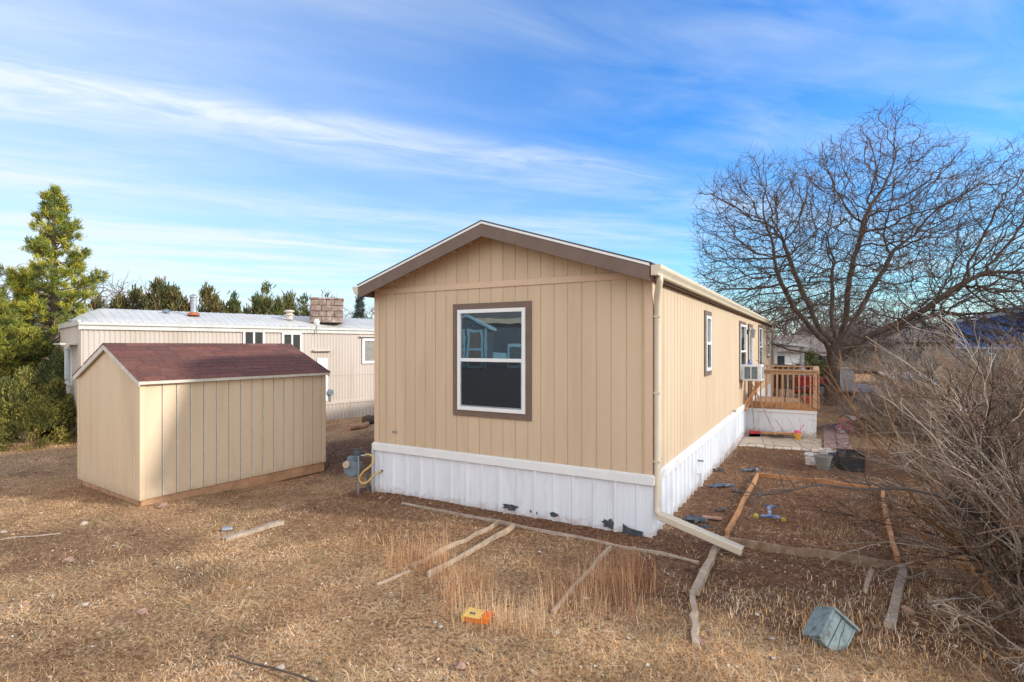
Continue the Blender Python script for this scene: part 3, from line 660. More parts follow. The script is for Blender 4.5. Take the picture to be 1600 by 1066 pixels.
# taps on the skirting, small wall box
mb = MB(); mb.tube([(.0, 2.9, .43), (.10, 2.9, .43)], .018, 6); mb.tube([(.09, 2.86, .43), (.09, 2.94, .43)], .012, 6); mb.build('tap', 'galvanised', house); mb = MB(); mb.tube([(.0, 2.9, .20), (.06, 2.9, .22), (.07, 2.9, .0)], .022, 6); mb.build('drain_pipe', 'white_plastic', house); mb = MB()
mb.tube([(.04, 6.9, .86), (.12, 6.9, .86)], .02, 6); mb.tube([(.11, 6.85, .86), (.11, 6.95, .86)], .015, 6); mb.build('tap', 'galvanised', house)
mb = MB(); mb.box(-4.25, -4.15, -.006, -.0005, .97, 1.01); mb.build('nail_plate', 'galvanised', house)

# air conditioner in the second side window
ac = thing('air_conditioner', 'boxy beige window air conditioner sticking out of the side wall beside the deck', 'air conditioner', HL(0, 8.65, 1.47), HR)
mb = MB(); mb.box(.03, .52, 0, .62, 0, .42); mb.build('casing', 'white_plastic', ac, bevel=.012)
mb = MB()
for a, b in ((.05, .19), (.22, .36)): mb.box(.06 + a, .06 + b, -.006, -.001, .06, .37)
mb.box(.521, .527, .05, .57, .05, .37); mb.build('grille', 'meter_grey', ac)
mb = MB()
for k in range(9): mb.box(.528, .534, .06, .56, .07 + k * .034, .075 + k * .034)
mb.build('louvre', 'white_plastic', ac)
mb = MB(); mb.lathe((.22, .22, .422), [(.06, 0), (.065, .05), (.03, .1), (.035, .13)], 10); o = mb.build('bottle', 'blue_plastic'); o.location = HL(0, 8.65, 1.47); o.rotation_euler = (0, 0, HR); tag(o, 'small blue jug sitting on top of the window air conditioner', 'jug')
o['category'] = 'jug'
for a_, b_ in (((.10, .1, -.62), (.50, .1, 0)), ((.10, .5, -.62), (.50, .5, 0))):
    mb = MB(); mb.beam(a_, b_, .04, .04); mb.build('bracket', 'wood_orange', ac)

# ------------------------------------------------------------ deck
GZ = -.17
dk = thing('deck', 'raised wooden deck with new timber railing and white skirting beside the house', 'deck', HL(0, 9.9, 0), HR)
DW, DL, DZ = 1.74, 3.3, .71
mb = MB()
mb.sheet(lambda s, d, z: (s, -d, z), rib_prof(DW, .29, .03, .006), -.25, .60); mb.sheet(lambda s, d, z: (DW + d, s, z), rib_prof(DL, .29, .03, .006), -.25, .60)
mb.build('deck_skirting', 'white_metal', dk)
mb = MB(); mb.box(.03, DW + .025, -.028, -.001, .56, .64); mb.box(DW + .001, DW + .028, 0, DL, .56, .64); mb.build('skirting_cap', 'white_vinyl', dk)
mb = MB()
for k in range(int(DL / .145)): mb.box(.03, DW, .0 + k * .145, .138 + k * .145, DZ - .035, DZ)
mb.build('deck_boards', 'wood_new', dk)
mb = MB(); mb.box(.03, DW + .02, -.035, -.003, .642, .83); mb.box(DW + .0, DW + .032, -.002, DL, .642, .83); mb.build('rim_board', 'wood_orange', dk)
posts = [(.14, -.02), (DW - .02, -.02), (DW - .02, DL / 2), (DW - .02, DL - .05)]
for x, y in posts:
    mb = MB(); mb.box(x - .045, x + .045, y - .045, y + .045, DZ, 1.70); mb.build('post', 'wood_new', dk)
mb = MB(); mb.box(.05, DW + .06, -.09, .06, 1.70, 1.74); mb.box(.10, DW + .03, -.045, -.007, 1.60, 1.699); mb.box(DW - .08, DW + .06, .061, DL, 1.70, 1.74); mb.box(DW + .02, DW + .05, .03, DL, 1.60, 1.699)
mb.box(.06, DW - .1, DL - .08, DL + .04, 1.70, 1.74)
mb.build('rail', 'wood_new', dk, bevel=.004)
x = .26
while x < DW - .1:
    mb = MB(); mb.box(x - .018, x + .018, -.072, -.036, .68, 1.698); mb.build('baluster', 'wood_new', dk); x += .135
y = .14
while y < DL - .1:
    if abs(y - DL / 2) > .08: mb = MB(); mb.box(DW + .051, DW + .085, y - .018, y + .018, .68, 1.698); mb.build('baluster', 'wood_new', dk)
    y += .135
x = .3
while x < DW - .1:
    mb = MB(); mb.box(x - .018, x + .018, DL - .05, DL - .015, .715, 1.698); mb.build('baluster', 'wood_new', dk); x += .16
# chair and pot on the deck
mbm = thing('patio_chair', 'dark metal patio chair standing on the deck behind the railing', 'chair', HL(1.25, 11.2, DZ), HR + .5)
mb = MB(); mb.box(-.24, .24, -.24, .24, .42, .45); mb.build('seat', 'rubber', mbm, bevel=.01)
mb = MB(); [mb.beam((x, .23, .45), (x, .32, .98), .02, .02) for x in (-.2, -.1, 0, .1, .2)]; mb.beam((-.24, .32, .97), (.24, .32, .97), .03, .03); mb.build('backrest', 'rubber', mbm)
for sx in (-.22, .22):
    for sy in (-.22, .22): mb = MB(); mb.tube([(sx, sy, .42), (sx * 1.1, sy * 1.1, 0)], .013, 6); mb.build('leg', 'rubber', mbm)
for sx in (-.26, .26): mb = MB(); mb.tube([(sx, .22, .66), (sx, -.2, .66), (sx, -.23, .4)], .014, 6); mb.build('armrest', 'rubber', mbm)
pot = MB(); pot.lathe((0, 0, 0), [(.09, 0), (.14, .22), (.155, .22), (.155, .27), (.13, .27), (.12, .2)], 16); o = pot.build('flower_pot', 'terracotta', smooth=False); o.location = HL(1.52, 10.5, DZ); tag(o, 'red clay flower pot in the corner of the deck', 'flower pot')
# patio slab, edging bricks and walkway
mb = MB(); mb.box(.03, 1.86, 8.35, 9.88, -.3, -.10); o = mb.build('patio_slab', 'concrete', bevel=.01); o.location = (CX, CY, 0); o.rotation_euler = (0, 0, HR); tag(o, kind='structure')
mb = MB(); r_ = random.Random(2)
for k in range(10):
    for j in range(2):
        tv = r_.uniform(.8, 1.15); mb.tint = (tv, tv * .97, tv * .93); mb.box(.04 + k * .2, .225 + k * .2, 8.0 + j * .17 + r_.uniform(-.01, .01), 8.155 + j * .17, -.3, -.115 + r_.uniform(-.012, .01))
o = mb.build('brick_edging', 'pale_block', bevel=.006); o.location = (CX, CY, 0); o.rotation_euler = (0, 0, HR); tag(o, kind='structure')
mb = MB()
for k in range(12):
    for j in range(2):
        tv = r_.uniform(.85, 1.15); mb.tint = (tv, tv, tv); mb.box(1.92 + j * .31, 2.215 + j * .31, 8.9 + k * .4, 9.285 + k * .4, -.3, -.15 + r_.uniform(-.012, .012))
o = mb.build('paver_path', 'paver_red', bevel=.006); o.location = (CX, CY, 0); o.rotation_euler = (0, 0, HR); tag(o, kind='structure')

# broom, rake, planks, toy pail by the deck
def leaning(name, label, cat, base, top, rad, mat, head):
    t_ = thing(name, label, cat, HL(*base)); p = Vector(HL(*top)) - Vector(HL(*base))
    mb = MB(); mb.tube([(0, 0, .06), tuple(p)], rad, 8); mb.build('handle', mat, t_)
    head(t_); return t_
def h_broom(t_):
    mb = MB(); mb.box(-.14, .14, -.05, .05, .04, .12); mb.build('broom_head', 'red_plastic', t_, bevel=.01); mb = MB()
    for k in range(12): mb.beam((-.13 + k * .0236, 0, .04), (-.15 + k * .027, 0, -.04), .018, .06)
    mb.build('bristles', 'tarp_grey', t_)
leaning('broom', 'broom with red head and dark handle leaning at the house corner of the deck', 'broom', (.28, 9.45, -.06), (.12, 9.80, 1.45), .013, 'wood_grey', h_broom)
def h_rake(t_):
    mb = MB(); mb.beam((-.2, 0, .05), (.2, 0, .05), .03, .03)
    for k in range(13): mb.beam((-.19 + k * .032, 0, .05), (-.19 + k * .032, -.05, -.02), .007, .007)
    mb.build('rake_head', 'rubber', t_)
leaning('garden_rake', 'garden rake with pale wooden handle leaning against the deck', 'rake', (.80, 9.45, -.08), (.16, 9.84, 1.35), .014, 'wood_pale', h_rake)
mb = MB(); mb.beam(HL(.06, 9.2, .62), HL(.35, 9.80, 1.45), .06, .025); o = mb.build('loose_plank', 'wood_orange'); tag(o, 'short brown plank propped diagonally under the air conditioner', 'plank')
for k, (a_, b_, w_, m_, lb) in enumerate((((.30, 9.72, -.05), (1.45, 9.78, -.05), .12, 'wood_grey', 'grey board lying on the patio against the deck skirting'), ((.45, 9.58, -.0), (1.25, 9.66, .03), .09, 'wood_orange', 'brown board lying on top of the grey board by the deck'))):
    mb = MB(); mb.beam(HL(*a_), HL(*b_), w_, .05); o = mb.build('board', m_, bevel=.004); tag(o, lb, 'board')
pl = thing('toy_pail', 'yellow toy sand pail with pink spade on the patio', 'toy pail', HL(1.32, 9.45, -.10), HR)
mb = MB(); mb.lathe((0, 0, 0), [(.065, 0), (.095, .17), (.105, .17), (.105, .19), (.085, .19), (.07, .06)], 16); mb.build('pail', 'yellow_plastic', pl)
mb = MB(); mb.lathe((0, 0, .15), [(.08, 0), (.085, .07), (.05, .10)], 14); mb.beam((.02, 0, .2), (.12, 0, .36), .03, .012); mb.beam((.10, 0, .33), (.15, 0, .42), .07, .015); mb.build('spade', 'pink_plastic', pl)

# ------------------------------------------------------------ buckets, crate, bicycle
def place(o, px, py, rz=0): o.location = g(px, py); o.rotation_euler = (0, 0, rz); return o
def pot_thing(name, label, cat, px, py, r0, r1, h, mat, rim=True, seed=0, handle=False):
    t_ = thing(name, label, cat, g(px, py), seed); mb = MB()
    pr = [(r0, 0), (r1, h)] + ([(r1 + .012, h), (r1 + .012, h + .03), (r1 - .01, h + .03)] if rim else []) + [(r1 - .015, h - .01), (r0 - .01, .03), (.001, .03)]
    mb.lathe((0, 0, 0), pr, 24, cap=False); mb.build('shell', mat, t_, smooth=False)
    if handle: mb = MB(); mb.tube([(r1 * math.cos(a), r1 * math.sin(a) * 1.0, h - .02 - .10 * math.sin(a)) for a in np.linspace(0, math.pi, 9)], .004, 5); mb.build('bail', 'galvanised', t_)
    return t_
pot_thing('planter', 'grey plastic plant pot, front of the bucket cluster by the patio', 'plant pot', 1286, 735, .10, .155, .27, 'grey_plastic')
pot_thing('bucket', 'white bucket left of the grey plant pot', 'bucket', 1268, 726, .11, .13, .20, 'white_plastic', handle=True)
bk = pot_thing('bucket', 'wide white tub with orange leaves behind the grey plant pot', 'bucket', 1294, 722, .15, .165, .24, 'white_plastic', handle=True)
mb = MB(); r_ = random.Random(4)
for k in range(26):
    p = Vector((r_.uniform(-.1, .12), r_.uniform(-.1, .1), r_.uniform(.2, .29))); d = Vector((r_.uniform(-1, 1), r_.uniform(-1, 1), r_.uniform(-.2, .6))).normalized() * .05; e = d.cross(Vector((0, .3, 1))).normalized() * .025
    mb.add([tuple(p - d), tuple(p + e), tuple(p + d), tuple(p - e)], [(0, 1, 2, 3)])
mb.build('dead_leaves', 'yellow_plastic' if False else 'wood_orange', bk)
pot_thing('bucket', 'small pale grey pail at the right behind the grey plant pot', 'bucket', 1305, 729, .10, .12, .24, 'tarp_grey')
pot_thing('bucket', 'white pail between the grey pot and the black crate', 'bucket', 1312, 726, .085, .10, .2, 'white_plastic')
cr = thing('crate', 'black plastic crate with open mesh sides, right of the buckets', 'crate', g(1329, 735), -.1)
mb = MB(); w_, h_ = .17, .38
for sx, sy in ((-1, -1), (1, -1), (1, 1), (-1, 1)): mb.box(sx * w_ - .012, sx * w_ + .012, sy * w_ - .012, sy * w_ + .012, 0, h_)
for zz_ in (.0, h_ - .04):
    mb.box(-w_, w_, -w_ - .013, -w_ + .002, zz_, zz_ + .05); mb.box(-w_, w_, w_ - .002, w_ + .013, zz_, zz_ + .05); mb.box(-w_ - .013, -w_ + .002, -w_, w_, zz_, zz_ + .05); mb.box(w_ - .002, w_ + .013, -w_, w_, zz_, zz_ + .05)
mb.build('crate_frame', 'black_plastic', cr)
mb = MB(); mb.box(-w_ + .01, w_ - .01, -w_ + .003, -w_ + .008, .05, h_ - .04); mb.box(-w_ + .01, w_ - .01, w_ - .008, w_ - .003, .05, h_ - .04); mb.box(-w_ + .003, -w_ + .008, -w_, w_, .05, h_ - .04); mb.box(w_ - .008, w_ - .003, -w_, w_, .05, h_ - .04); mb.box(-w_, w_, -w_, w_, .02, .03)
mb.build('crate_wall', 'black_plastic', cr)

bike = thing('bicycle', "small pink child's bicycle with white basket on the grass by the thicket", 'bicycle', g(1322, 677), .15)
def torus(mb, c, R0, r0, n=20, m=6):
    pts = [(c[0] + R0 * math.cos(2 * math.pi * k / n), c[1], c[2] + R0 * math.sin(2 * math.pi * k / n)) for k in range(n + 1)]
    mb.tube(pts, r0, m, cap=False)
for sx in (-.2, .2):
    mb = MB(); torus(mb, (sx, 0, .13), .118, .016); wh = mb.build('wheel', 'pink_paint', bike)
    mb = MB()
    for k in range(8): q = math.pi * k / 4; mb.tube([(sx, 0, .13), (sx + .115 * math.cos(q), 0, .13 + .115 * math.sin(q))], .004, 4)
    mb.lathe((sx, -.02, .13), [(.02, 0), (.02, .04)], 8, 'y'); mb.build('spokes', 'white_plastic', wh)
mb = MB(); mb.tube([(-.2, 0, .13), (-.12, 0, .36)], .011, 6); mb.tube([(-.2, 0, .13), (0, 0, .12), (.13, 0, .36)], .012, 6); mb.tube([(-.12, 0, .34), (.0, 0, .12)], .012, 6); mb.tube([(-.12, 0, .32), (.13, 0, .34)], .013, 6); mb.tube([(.2, 0, .13), (.12, 0, .44)], .011, 6); mb.build('frame', 'pink_paint', bike)
mb = MB(); mb.tube([(.12, 0, .44), (.10, -.02, .5), (.06, -.16, .52)], .01, 6); mb.tube([(.12, 0, .44), (.10, .02, .5), (.06, .16, .52)], .01, 6); mb.build('handlebar', 'white_plastic', bike)
mb = MB(); mb.blob((-.13, 0, .38), .07, (1.3, .8, .4), 1, .05, 10, 6); mb.build('saddle', 'pink_plastic', bike, smooth=True)
mb = MB(); mb.box(.14, .26, -.09, .09, .38, .5); mb.build('basket', 'white_plastic', bike, bevel=.02)
for sy in (-.07, .07): mb = MB(); torus(mb, (-.2, sy * 1.4, .06), .045, .012, 12); mb.build('training_wheel', 'white_plastic', bike)

# toy scooter lying in the bed
ty = thing('toy_scooter', 'blue toy scooter with yellow wheels lying in the garden bed', 'toy scooter', g(1205, 812), 0)
mb = MB(); mb.beam((-.14, .02, .05), (.10, -.05, .05), .05, .03); mb.build('deck', 'blue_plastic', ty, bevel=.005)
mb = MB(); mb.beam((-.02, 0, .06), (.14, .36, .07), .045, .03); mb.beam((.10, .40, .08), (.22, .30, .08), .03, .03); mb.build('steering_column', 'blue_plastic', ty, bevel=.005)
for p, q in (((-.20, .03, .06), .02), ((.13, -.075, .035), .02)):
    mb = MB(); mb.lathe((p[0], p[1] - .02, p[2] - .015), [(.01, -.005), (.033, 0), (.033, .025), (.01, .03)], 14, 'y'); mb.build('wheel', 'lime_plastic', ty)

# ------------------------------------------------------------ garden boards
def board(label, p0, p1, w=.04, h=.09, mat='wood_grey', sink=.02, seg=7, name='garden_board', wob=.008):
    a, b = Vector(g(*p0)), Vector(g(*p1)); r_ = random.Random(int(p0[0])); pts = []
    mid = (a + b) / 2; o_ = bpy.data.objects
    mb = MB(); prev = None; d = (b - a).normalized(); sx = Vector((d.y, -d.x, 0)); vs = []
    for k in range(seg + 1):
        p = a.lerp(b, k / seg); zz_ = float(RELIEF(np.array([p.x]), np.array([p.y]))[0]) - sink; off = r_.uniform(-wob, wob); hh = h * (1 + r_.uniform(-.15, .15)); wz = w * (1 + r_.uniform(-.1, .1)); tl = r_.uniform(-.01, .01)
        c = p - mid + sx * off; c.z = zz_
        vs += [tuple(c - sx * wz / 2), tuple(c + sx * wz / 2), tuple(c + sx * (wz / 2 + tl) + Vector((0, 0, hh))), tuple(c + sx * (-wz / 2 + tl) + Vector((0, 0, hh)))]
    fs = [(0, 3, 2, 1), tuple(seg * 4 + q for q in (0, 1, 2, 3))]
    for k in range(seg):
        o0 = k * 4
        for j in range(4): fs.append((o0 + j, o0 + (j + 1) % 4, o0 + 4 + (j + 1) % 4, o0 + 4 + j))
    mb.add(vs, fs); o = mb.build(name, mat, bevel=.004); o.location = (mid.x, mid.y, 0); tag(o, label, 'board', 'boards edging the garden beds'); return o
board('orange-brown board along the left side of the bed with the blue toy', (1184, 745), (1136, 838), .045, .10, 'wood_orange')
board('orange-brown board along the far side of the bed with the blue toy', (1187, 745), (1374, 768), .045, .09, 'wood_orange')
board('weathered orange board along the right side of the bed with the blue toy', (1377, 766), (1402, 876), .05, .09, 'wood_orange', wob=.02)
board('dark grey board on edge across the near side of the bed with the blue toy', (1139, 850), (1396, 888), .03, .11, 'wood_brown', .02, wob=.015)
board('pale crooked log running from the downspout extension toward the viewer', (1124, 848), (1084, 930), .07, .09, 'wood_pale', wob=.02)
board('pale split log lying nearest the viewer below the downspout', (1084, 930), (1086, 1012), .055, .07, 'wood_pale', wob=.015)
board('grey plank at the right edge of the garden, beside the thicket', (1412, 886), (1391, 982), .075, .07, 'wood_grey', wob=.008)
board('pale thin board slanting toward the viewer right of the weeds', (954, 856), (862, 960), .03, .06, 'wood_pale', wob=.008)
board('long thin grey board parallel to the gable wall', (628, 787), (1093, 880), .02, .05, 'wood_grey', .015, 10, wob=.012)
board('left one of two parallel grey boards slanting away from the gable wall', (779, 819), (642, 888), .028, .07, 'wood_pale', wob=.008)
board('right one of two parallel grey boards slanting away from the gable wall', (804, 824), (668, 902), .03, .08, 'wood_pale', wob=.008)
board('pale grey board lying in the grass between shed and gas meter', (441, 818), (350, 845), .09, .06, 'wood_grey')
board('short broken pale board near the grey plank in the dark soil', (1362, 893), (1352, 925), .04, .05, 'wood_pale', seg=3)
board('small grey stake in the grass left of the two parallel boards', (640, 893), (588, 915), .03, .05, 'wood_pale', seg=3)

# stones, scraps
def stone(label, px, py, r, mat='stone_red', sc=(1, .8, .4), seed=1):
    mb = MB(); mb.blob((0, 0, 0), r, sc, seed, .35, 9, 6); o = mb.build('stone', mat); p = g(px, py); o.location = (p[0], p[1], p[2] + r * sc[2] * .5); o.rotation_euler = (0, 0, seed); return tag(o, label, 'stone', 'loose stones in the yard')
for k, (a_, b_, r_, m_, lb) in enumerate((
    (108, 877, .065, 'stone_red', 'flat pink stone in the straw grass below the shed'), (38, 948, .045, 'stone_red', 'small pink stone near the left edge of the yard'),
    (719, 1043, .045, 'stone_red', 'rounded pink stone below the orange carton'), (688, 980, .025, 'stone_pale', 'small white pebble left of the orange carton'),
    (870, 990, .03, 'stone_pale', 'pale pebble right of the orange carton under the weeds'), (948, 992, .03, 'stone_red', 'reddish pebble at the foot of the weeds'),
    (131, 820, .06, 'stone_pale', 'flat pale stone left of the shed front corner'), (6, 833, .045, 'stone_pale', 'pale stone at the far left edge'),
    (389, 920, .03, 'stone_pale', 'small pale stone in the middle of the lawn'), (438, 1045, .035, 'stone_pale', 'white stone beside the black cable'),
    (1096, 1005, .05, 'stone_red', 'reddish stone leaning on the nearest log'), (1133, 843, .07, 'stone_red', 'pink stone at the corner of the toy bed'),
    (1417, 955, .06, 'stone_red', 'red stone right of the grey plank'), (255, 792, .10, 'stone_red', 'flat orange stone under the shed corner'),
    (64, 803, .035, 'stone_pale', 'white pebble left of the shed'), (1431, 975, .03, 'stone_pale', 'white pebble near the thicket'),
    (133, 946, .04, 'stone_pale', 'pale stone half buried in lawn at left'), (222, 958, .05, 'stone_red', 'reddish clod in a small hollow in the lawn'),
    (308, 965, .03, 'stone_red', 'small orange pebble in the lawn'), (1375, 1010, .03, 'stone_red', 'red pebble right of the blue box'))):
    stone(lb, a_, b_, r_, m_, seed=k + 2)
mb = MB(); mb.beam((-.12, 0, .03), (.14, -.03, .03), .1, .03); o = mb.build('brick', 'stone_red', bevel=.012); place(o, 1111, 812, -.25); tag(o, 'pink broken brick among the torn black plastic', 'brick')
def scrap(label, px, py, rx, ry, mat, seed, name='plastic_scrap'):
    r_ = random.Random(seed); vs = []; fs = []; n, m = 7, 5
    for i in range(n):
        for j in range(m):
            x, y = (i / (n - 1) - .5) * 2 * rx, (j / (m - 1) - .5) * 2 * ry * (1 - .5 * abs(i / (n - 1) - .5)); vs.append((x + r_.uniform(-.2, .2) * rx, y + r_.uniform(-.25, .25) * ry, r_.uniform(.01, .07)))
    for i in range(n - 1):
        for j in range(m - 1):
            if r_.random() < .85: fs.append((i * m + j, (i + 1) * m + j, (i + 1) * m + j + 1, i * m + j + 1))
    mb = MB(); mb.add(vs, fs); o = mb.build(name, mat); place(o, px, py, r_.uniform(-.5, .5)); tag(o, label, 'plastic scrap', 'torn plastic by the skirting'); return o
scrap('crumpled black plastic by the skirting, nearest the downspout', 1085, 815, .12, .13, 'tarp_grey', 1)
scrap('long grey strip of torn plastic halfway along the skirting', 1128, 762, .24, .09, 'tarp_grey', 2)
scrap('small grey plastic scrap farthest along toward the patio', 1172, 737, .16, .09, 'tarp_grey', 3)
scrap('dark plastic scrap right of the long grey strip', 1152, 770, .08, .05, 'tarp_grey', 4)
scrap('black rag lying against the skirting', 1122, 737, .10, .12, 'dark_patch', 5)
scrap('flat black scrap in front of the pink brick', 1100, 828, .10, .04, 'dark_patch', 6)
scrap('dark grey scrap right of the pink brick', 1125, 800, .06, .09, 'tarp_grey', 7)

# orange carton
ct = thing('carton', 'torn orange and yellow cardboard carton in front of the weeds', 'carton', g(750, 968), -.25)
mb = MB(); mb.prism([(-.115, .0), (.09, .0), (.11, .045), (-.12, .055)], -.07, .07); mb.build('box_body', 'orange_card', ct)
mb = MB(); mb.prism([(-.128, .058), (.01, .050), (.03, .055), (-.12, .068)], -.10, .06); mb.prism([(-.135, .01), (-.118, .0), (-.122, .055), (-.15, .055)], -.08, .05); mb.build('lid', 'yellow_card', ct)
mb = MB(); mb.prism([(-.08, .0655), (-.03, .0615), (-.03, .063), (-.08, .067)], -.05, -.02); mb.build('print', 'dark_patch', ct)
# tipped pale blue wooden box with sloping lid
bx_ = thing('wooden_box', 'weathered pale blue wooden box lying tipped over on its corner in the grass', 'box', g(1311, 1012), 0)
M = Matrix.Translation((0, .10, .085)) @ Matrix.Rotation(R(-24), 4, 'X') @ Matrix.Rotation(R(10), 4, 'Z') @ Matrix.Rotation(R(42), 4, 'Y') @ Matrix.Scale(.86, 4)
mb = MB(M); mb.box(-.125, -.107, -.11, .11, -.20, .118); mb.box(.107, .125, -.11, .11, -.20, .118); mb.box(-.106, .106, .092, .11, -.20, .118); mb.box(-.106, -.035, -.108, -.092, -.20, .118); mb.box(-.026, .106, -.106, -.090, -.20, .112); mb.box(-.106, .106, -.09, .09, -.198, -.18); mb.build('body', 'pale_blue_paint', bx_, bevel=.003)
mb = MB(M); mb.box(-.15, .145, -.14, .13, .12, .142); mb.build('lid', 'pale_blue_paint', bx_, bevel=.005)
mb = MB(M); mb.box(-.152, -.128, -.135, .125, -.19, .117); mb.build('side_panel', 'pale_blue_paint', bx_, bevel=.004)
mb = MB(M); mb.tube([(.01, -.107, .10), (.03, -.107, .03), (.025, -.107, -.03), (.05, -.107, -.13)], .003, 4); mb.build('crack', 'black_plastic', bx_)
# can, cable, log, small things
mb = MB(); mb.lathe((0, 0, 0), [(.028, 0), (.033, .01), (.033, .11), (.026, .12)], 12, 'x'); o = mb.build('drink_can', 'galvanised'); place(o, 347, 832, .4); o.location.z += .035; tag(o, 'crushed silver can in the grass below the shed', 'can')
mb = MB(); pts = [g(x, y) for x, y in ((358, 1030), (390, 1042), (425, 1050), (460, 1060), (500, 1075), (560, 1085))]; mb.tube([(p[0], p[1], p[2] + .03) for p in pts], .008, 6); o = mb.build('cable', 'bark'); tag(o, 'black cable lying in the grass at the bottom edge', 'cable')
mb = MB(); pts = [g(x, y) for x, y in ((0, 846), (25, 842), (60, 840), (95, 836))]; mb.tube([(p[0], p[1], p[2] + .02) for p in pts], .010, 5); o = mb.build('stick', 'wood_grey'); tag(o, 'thin straight stick lying in the grass at the far left', 'stick')
def log_(label, p0, p1, r0, mat='bark'):
    mb = MB(); a, b = Vector(g(*p0)), Vector(g(*p1)); m_ = (a + b) / 2; a -= m_; b -= m_; mb.tube([tuple(a.lerp(b, k / 4) + Vector((0, 0, r0 + .02 * math.sin(k * 2)))) for k in range(5)], [r0, r0 * 1.1, r0, r0 * .95, r0 * .9], 9); o = mb.build('log', mat); o.location = m_; tag(o, label, 'log')
log_('rough grey log on the dirt beside the house near the neighbour', (545, 673), (575, 668), .08, 'wood_skid')
log_('dark log stacked behind the grey log', (570, 664), (592, 660), .13, 'bark')

# ------------------------------------------------------------ gas meter
gm_ = thing('gas_meter', 'grey gas meter on a pipe at the left corner of the house', 'gas meter', g(560, 772), 0)
mb = MB(); mb.tube([(0, 0, 0), (0, 0, .62)], .018, 8); mb.tube([(0, 0, .60), (-.04, .06, .62), (.10, .05, .62), (.16, .1, .60)], .016, 8); mb.build('riser', 'galvanised', gm_)
mb = MB(); mb.blob((-.12, .18, .40), .15, (.95, .7, 1.0), 3, .04, 14, 8); mb.lathe((-.12, .02, .40), [(.13, 0), (.14, .03), (.14, .08)], 16, 'y'); mb.box(-.22, -.03, .1, .24, .50, .58); mb.build('meter_body', 'meter_grey', gm_, smooth=False, bevel=.006)
mb = MB(); mb.lathe((-.20, -.02, .48), [(.055, 0), (.06, .02), (.055, .09)], 14, 'y'); mb.build('dial', 'stone_pale', gm_)
mb = MB(); mb.box(-.1, .02, .02, .14, .62, .68); mb.beam((-.14, .05, .72), (.06, .05, .74), .03, .02); mb.tube([(.0, .05, .62), (.0, .05, .74)], .02, 6); mb.build('regulator', 'dark_patch', gm_)
mb = MB(); c = [(.10, .05, .64), (.20, .0, .64), (.26, -.02, .58), (.22, -.05, .48), (.10, -.06, .38), (.03, -.05, .27), (.06, -.04, .19), (.15, -.03, .20), (.27, .0, .32), (.36, .06, .36)]
def smooth_path(c, n=6):
    out = []; c = [Vector(p) for p in c]
    for i in range(len(c) - 1):
        p0, p1, p2, p3 = c[max(i - 1, 0)], c[i], c[i + 1], c[min(i + 2, len(c) - 1)]
        for k in range(n):
            t_ = k / n; out.append(.5 * ((2 * p1) + (p2 - p0) * t_ + (2 * p0 - 5 * p1 + 4 * p2 - p3) * t_ ** 2 + (3 * p1 - p0 - 3 * p2 + p3) * t_ ** 3))
    out.append(c[-1]); return out
mb.tube(smooth_path(c), .016, 8); mb.build('gas_hose', 'yellow_hose', gm_, smooth=True)
mb = MB(); mb.tube([(.35, .055, .36), (.44, .10, .38), (.48, .13, .40), (.48, .13, .44)], .017, 6); mb.build('shutoff', 'dark_patch', gm_)
mb = MB(); mb.tube([(.10, .22, 0), (.10, .2, .3)], .02, 6); mb.build('outlet_pipe', 'meter_grey', gm_)

# ------------------------------------------------------------ shed
sheds = thing('storage_shed', 'small tan wooden storage shed with red-brown shingle roof at the left', 'shed', (SHC[0], SHC[1], .0), R(90) - SH_A)
# local: +x along the long wall (away right), +y across to the left; long wall face outward -y, end wall outward -x
SLn, SWd, SE, SA_ = 3.24, 2.42, 1.90, 2.41
sroof = lambda y: SA_ - (SA_ - SE) * abs(y - SWd / 2) / (SWd / 2)
mb = MB()
pr = [(0, 0)]; s_ = .30
while s_ < SLn - .05:
    pr += [(s_ - .012, 0), (s_ - .011, -.016), (s_ + .022, -.016), (s_ + .023, 0)]; s_ += .205
pr.append((SLn, 0))
mb.sheet(lambda s, d, z: (s, -d, z), pr, .095, SE + .01)
mb.sheet(lambda s, d, z: (SLn - s, SWd + d, z), pr, .095, SE + .01)
pe = groove_prof(SWd, .102, .009, .008, extra=(SWd / 2,))
mb.sheet(lambda s, d, z: (-d, SWd - s, z), pe, .075, lambda s: sroof(SWd - s) + .005)
mb.sheet(lambda s, d, z: (SLn + d, s, z), pe, .075, lambda s: sroof(s) + .005)
mb.build('wall', 'shed_siding', sheds)
mb = MB(); s_ = .30
while s_ < SLn - .05: mb.box(s_ + .001, s_ + .021, -.003, .0085, .10, SE); s_ += .205
mb.build('batten_edge', 'groove_pale', sheds)
mb = MB(); mb.box(-.014, .0, -.014, .07, .09, SE - .02); mb.box(-.014, 0, SWd - .07, SWd + .014, .09, SE - .02); mb.box(0, .06, -.014, -.001, .09, SE - .02); mb.box(SLn - .06, SLn + .014, -.014, -.001, .09, SE - .02); mb.build('corner_board', 'shed_siding', sheds)
OVs = .06; m_ = (SA_ - SE) / (SWd / 2)
def srz(y): return SA_ - m_ * abs(y - SWd / 2)
mb = MB()
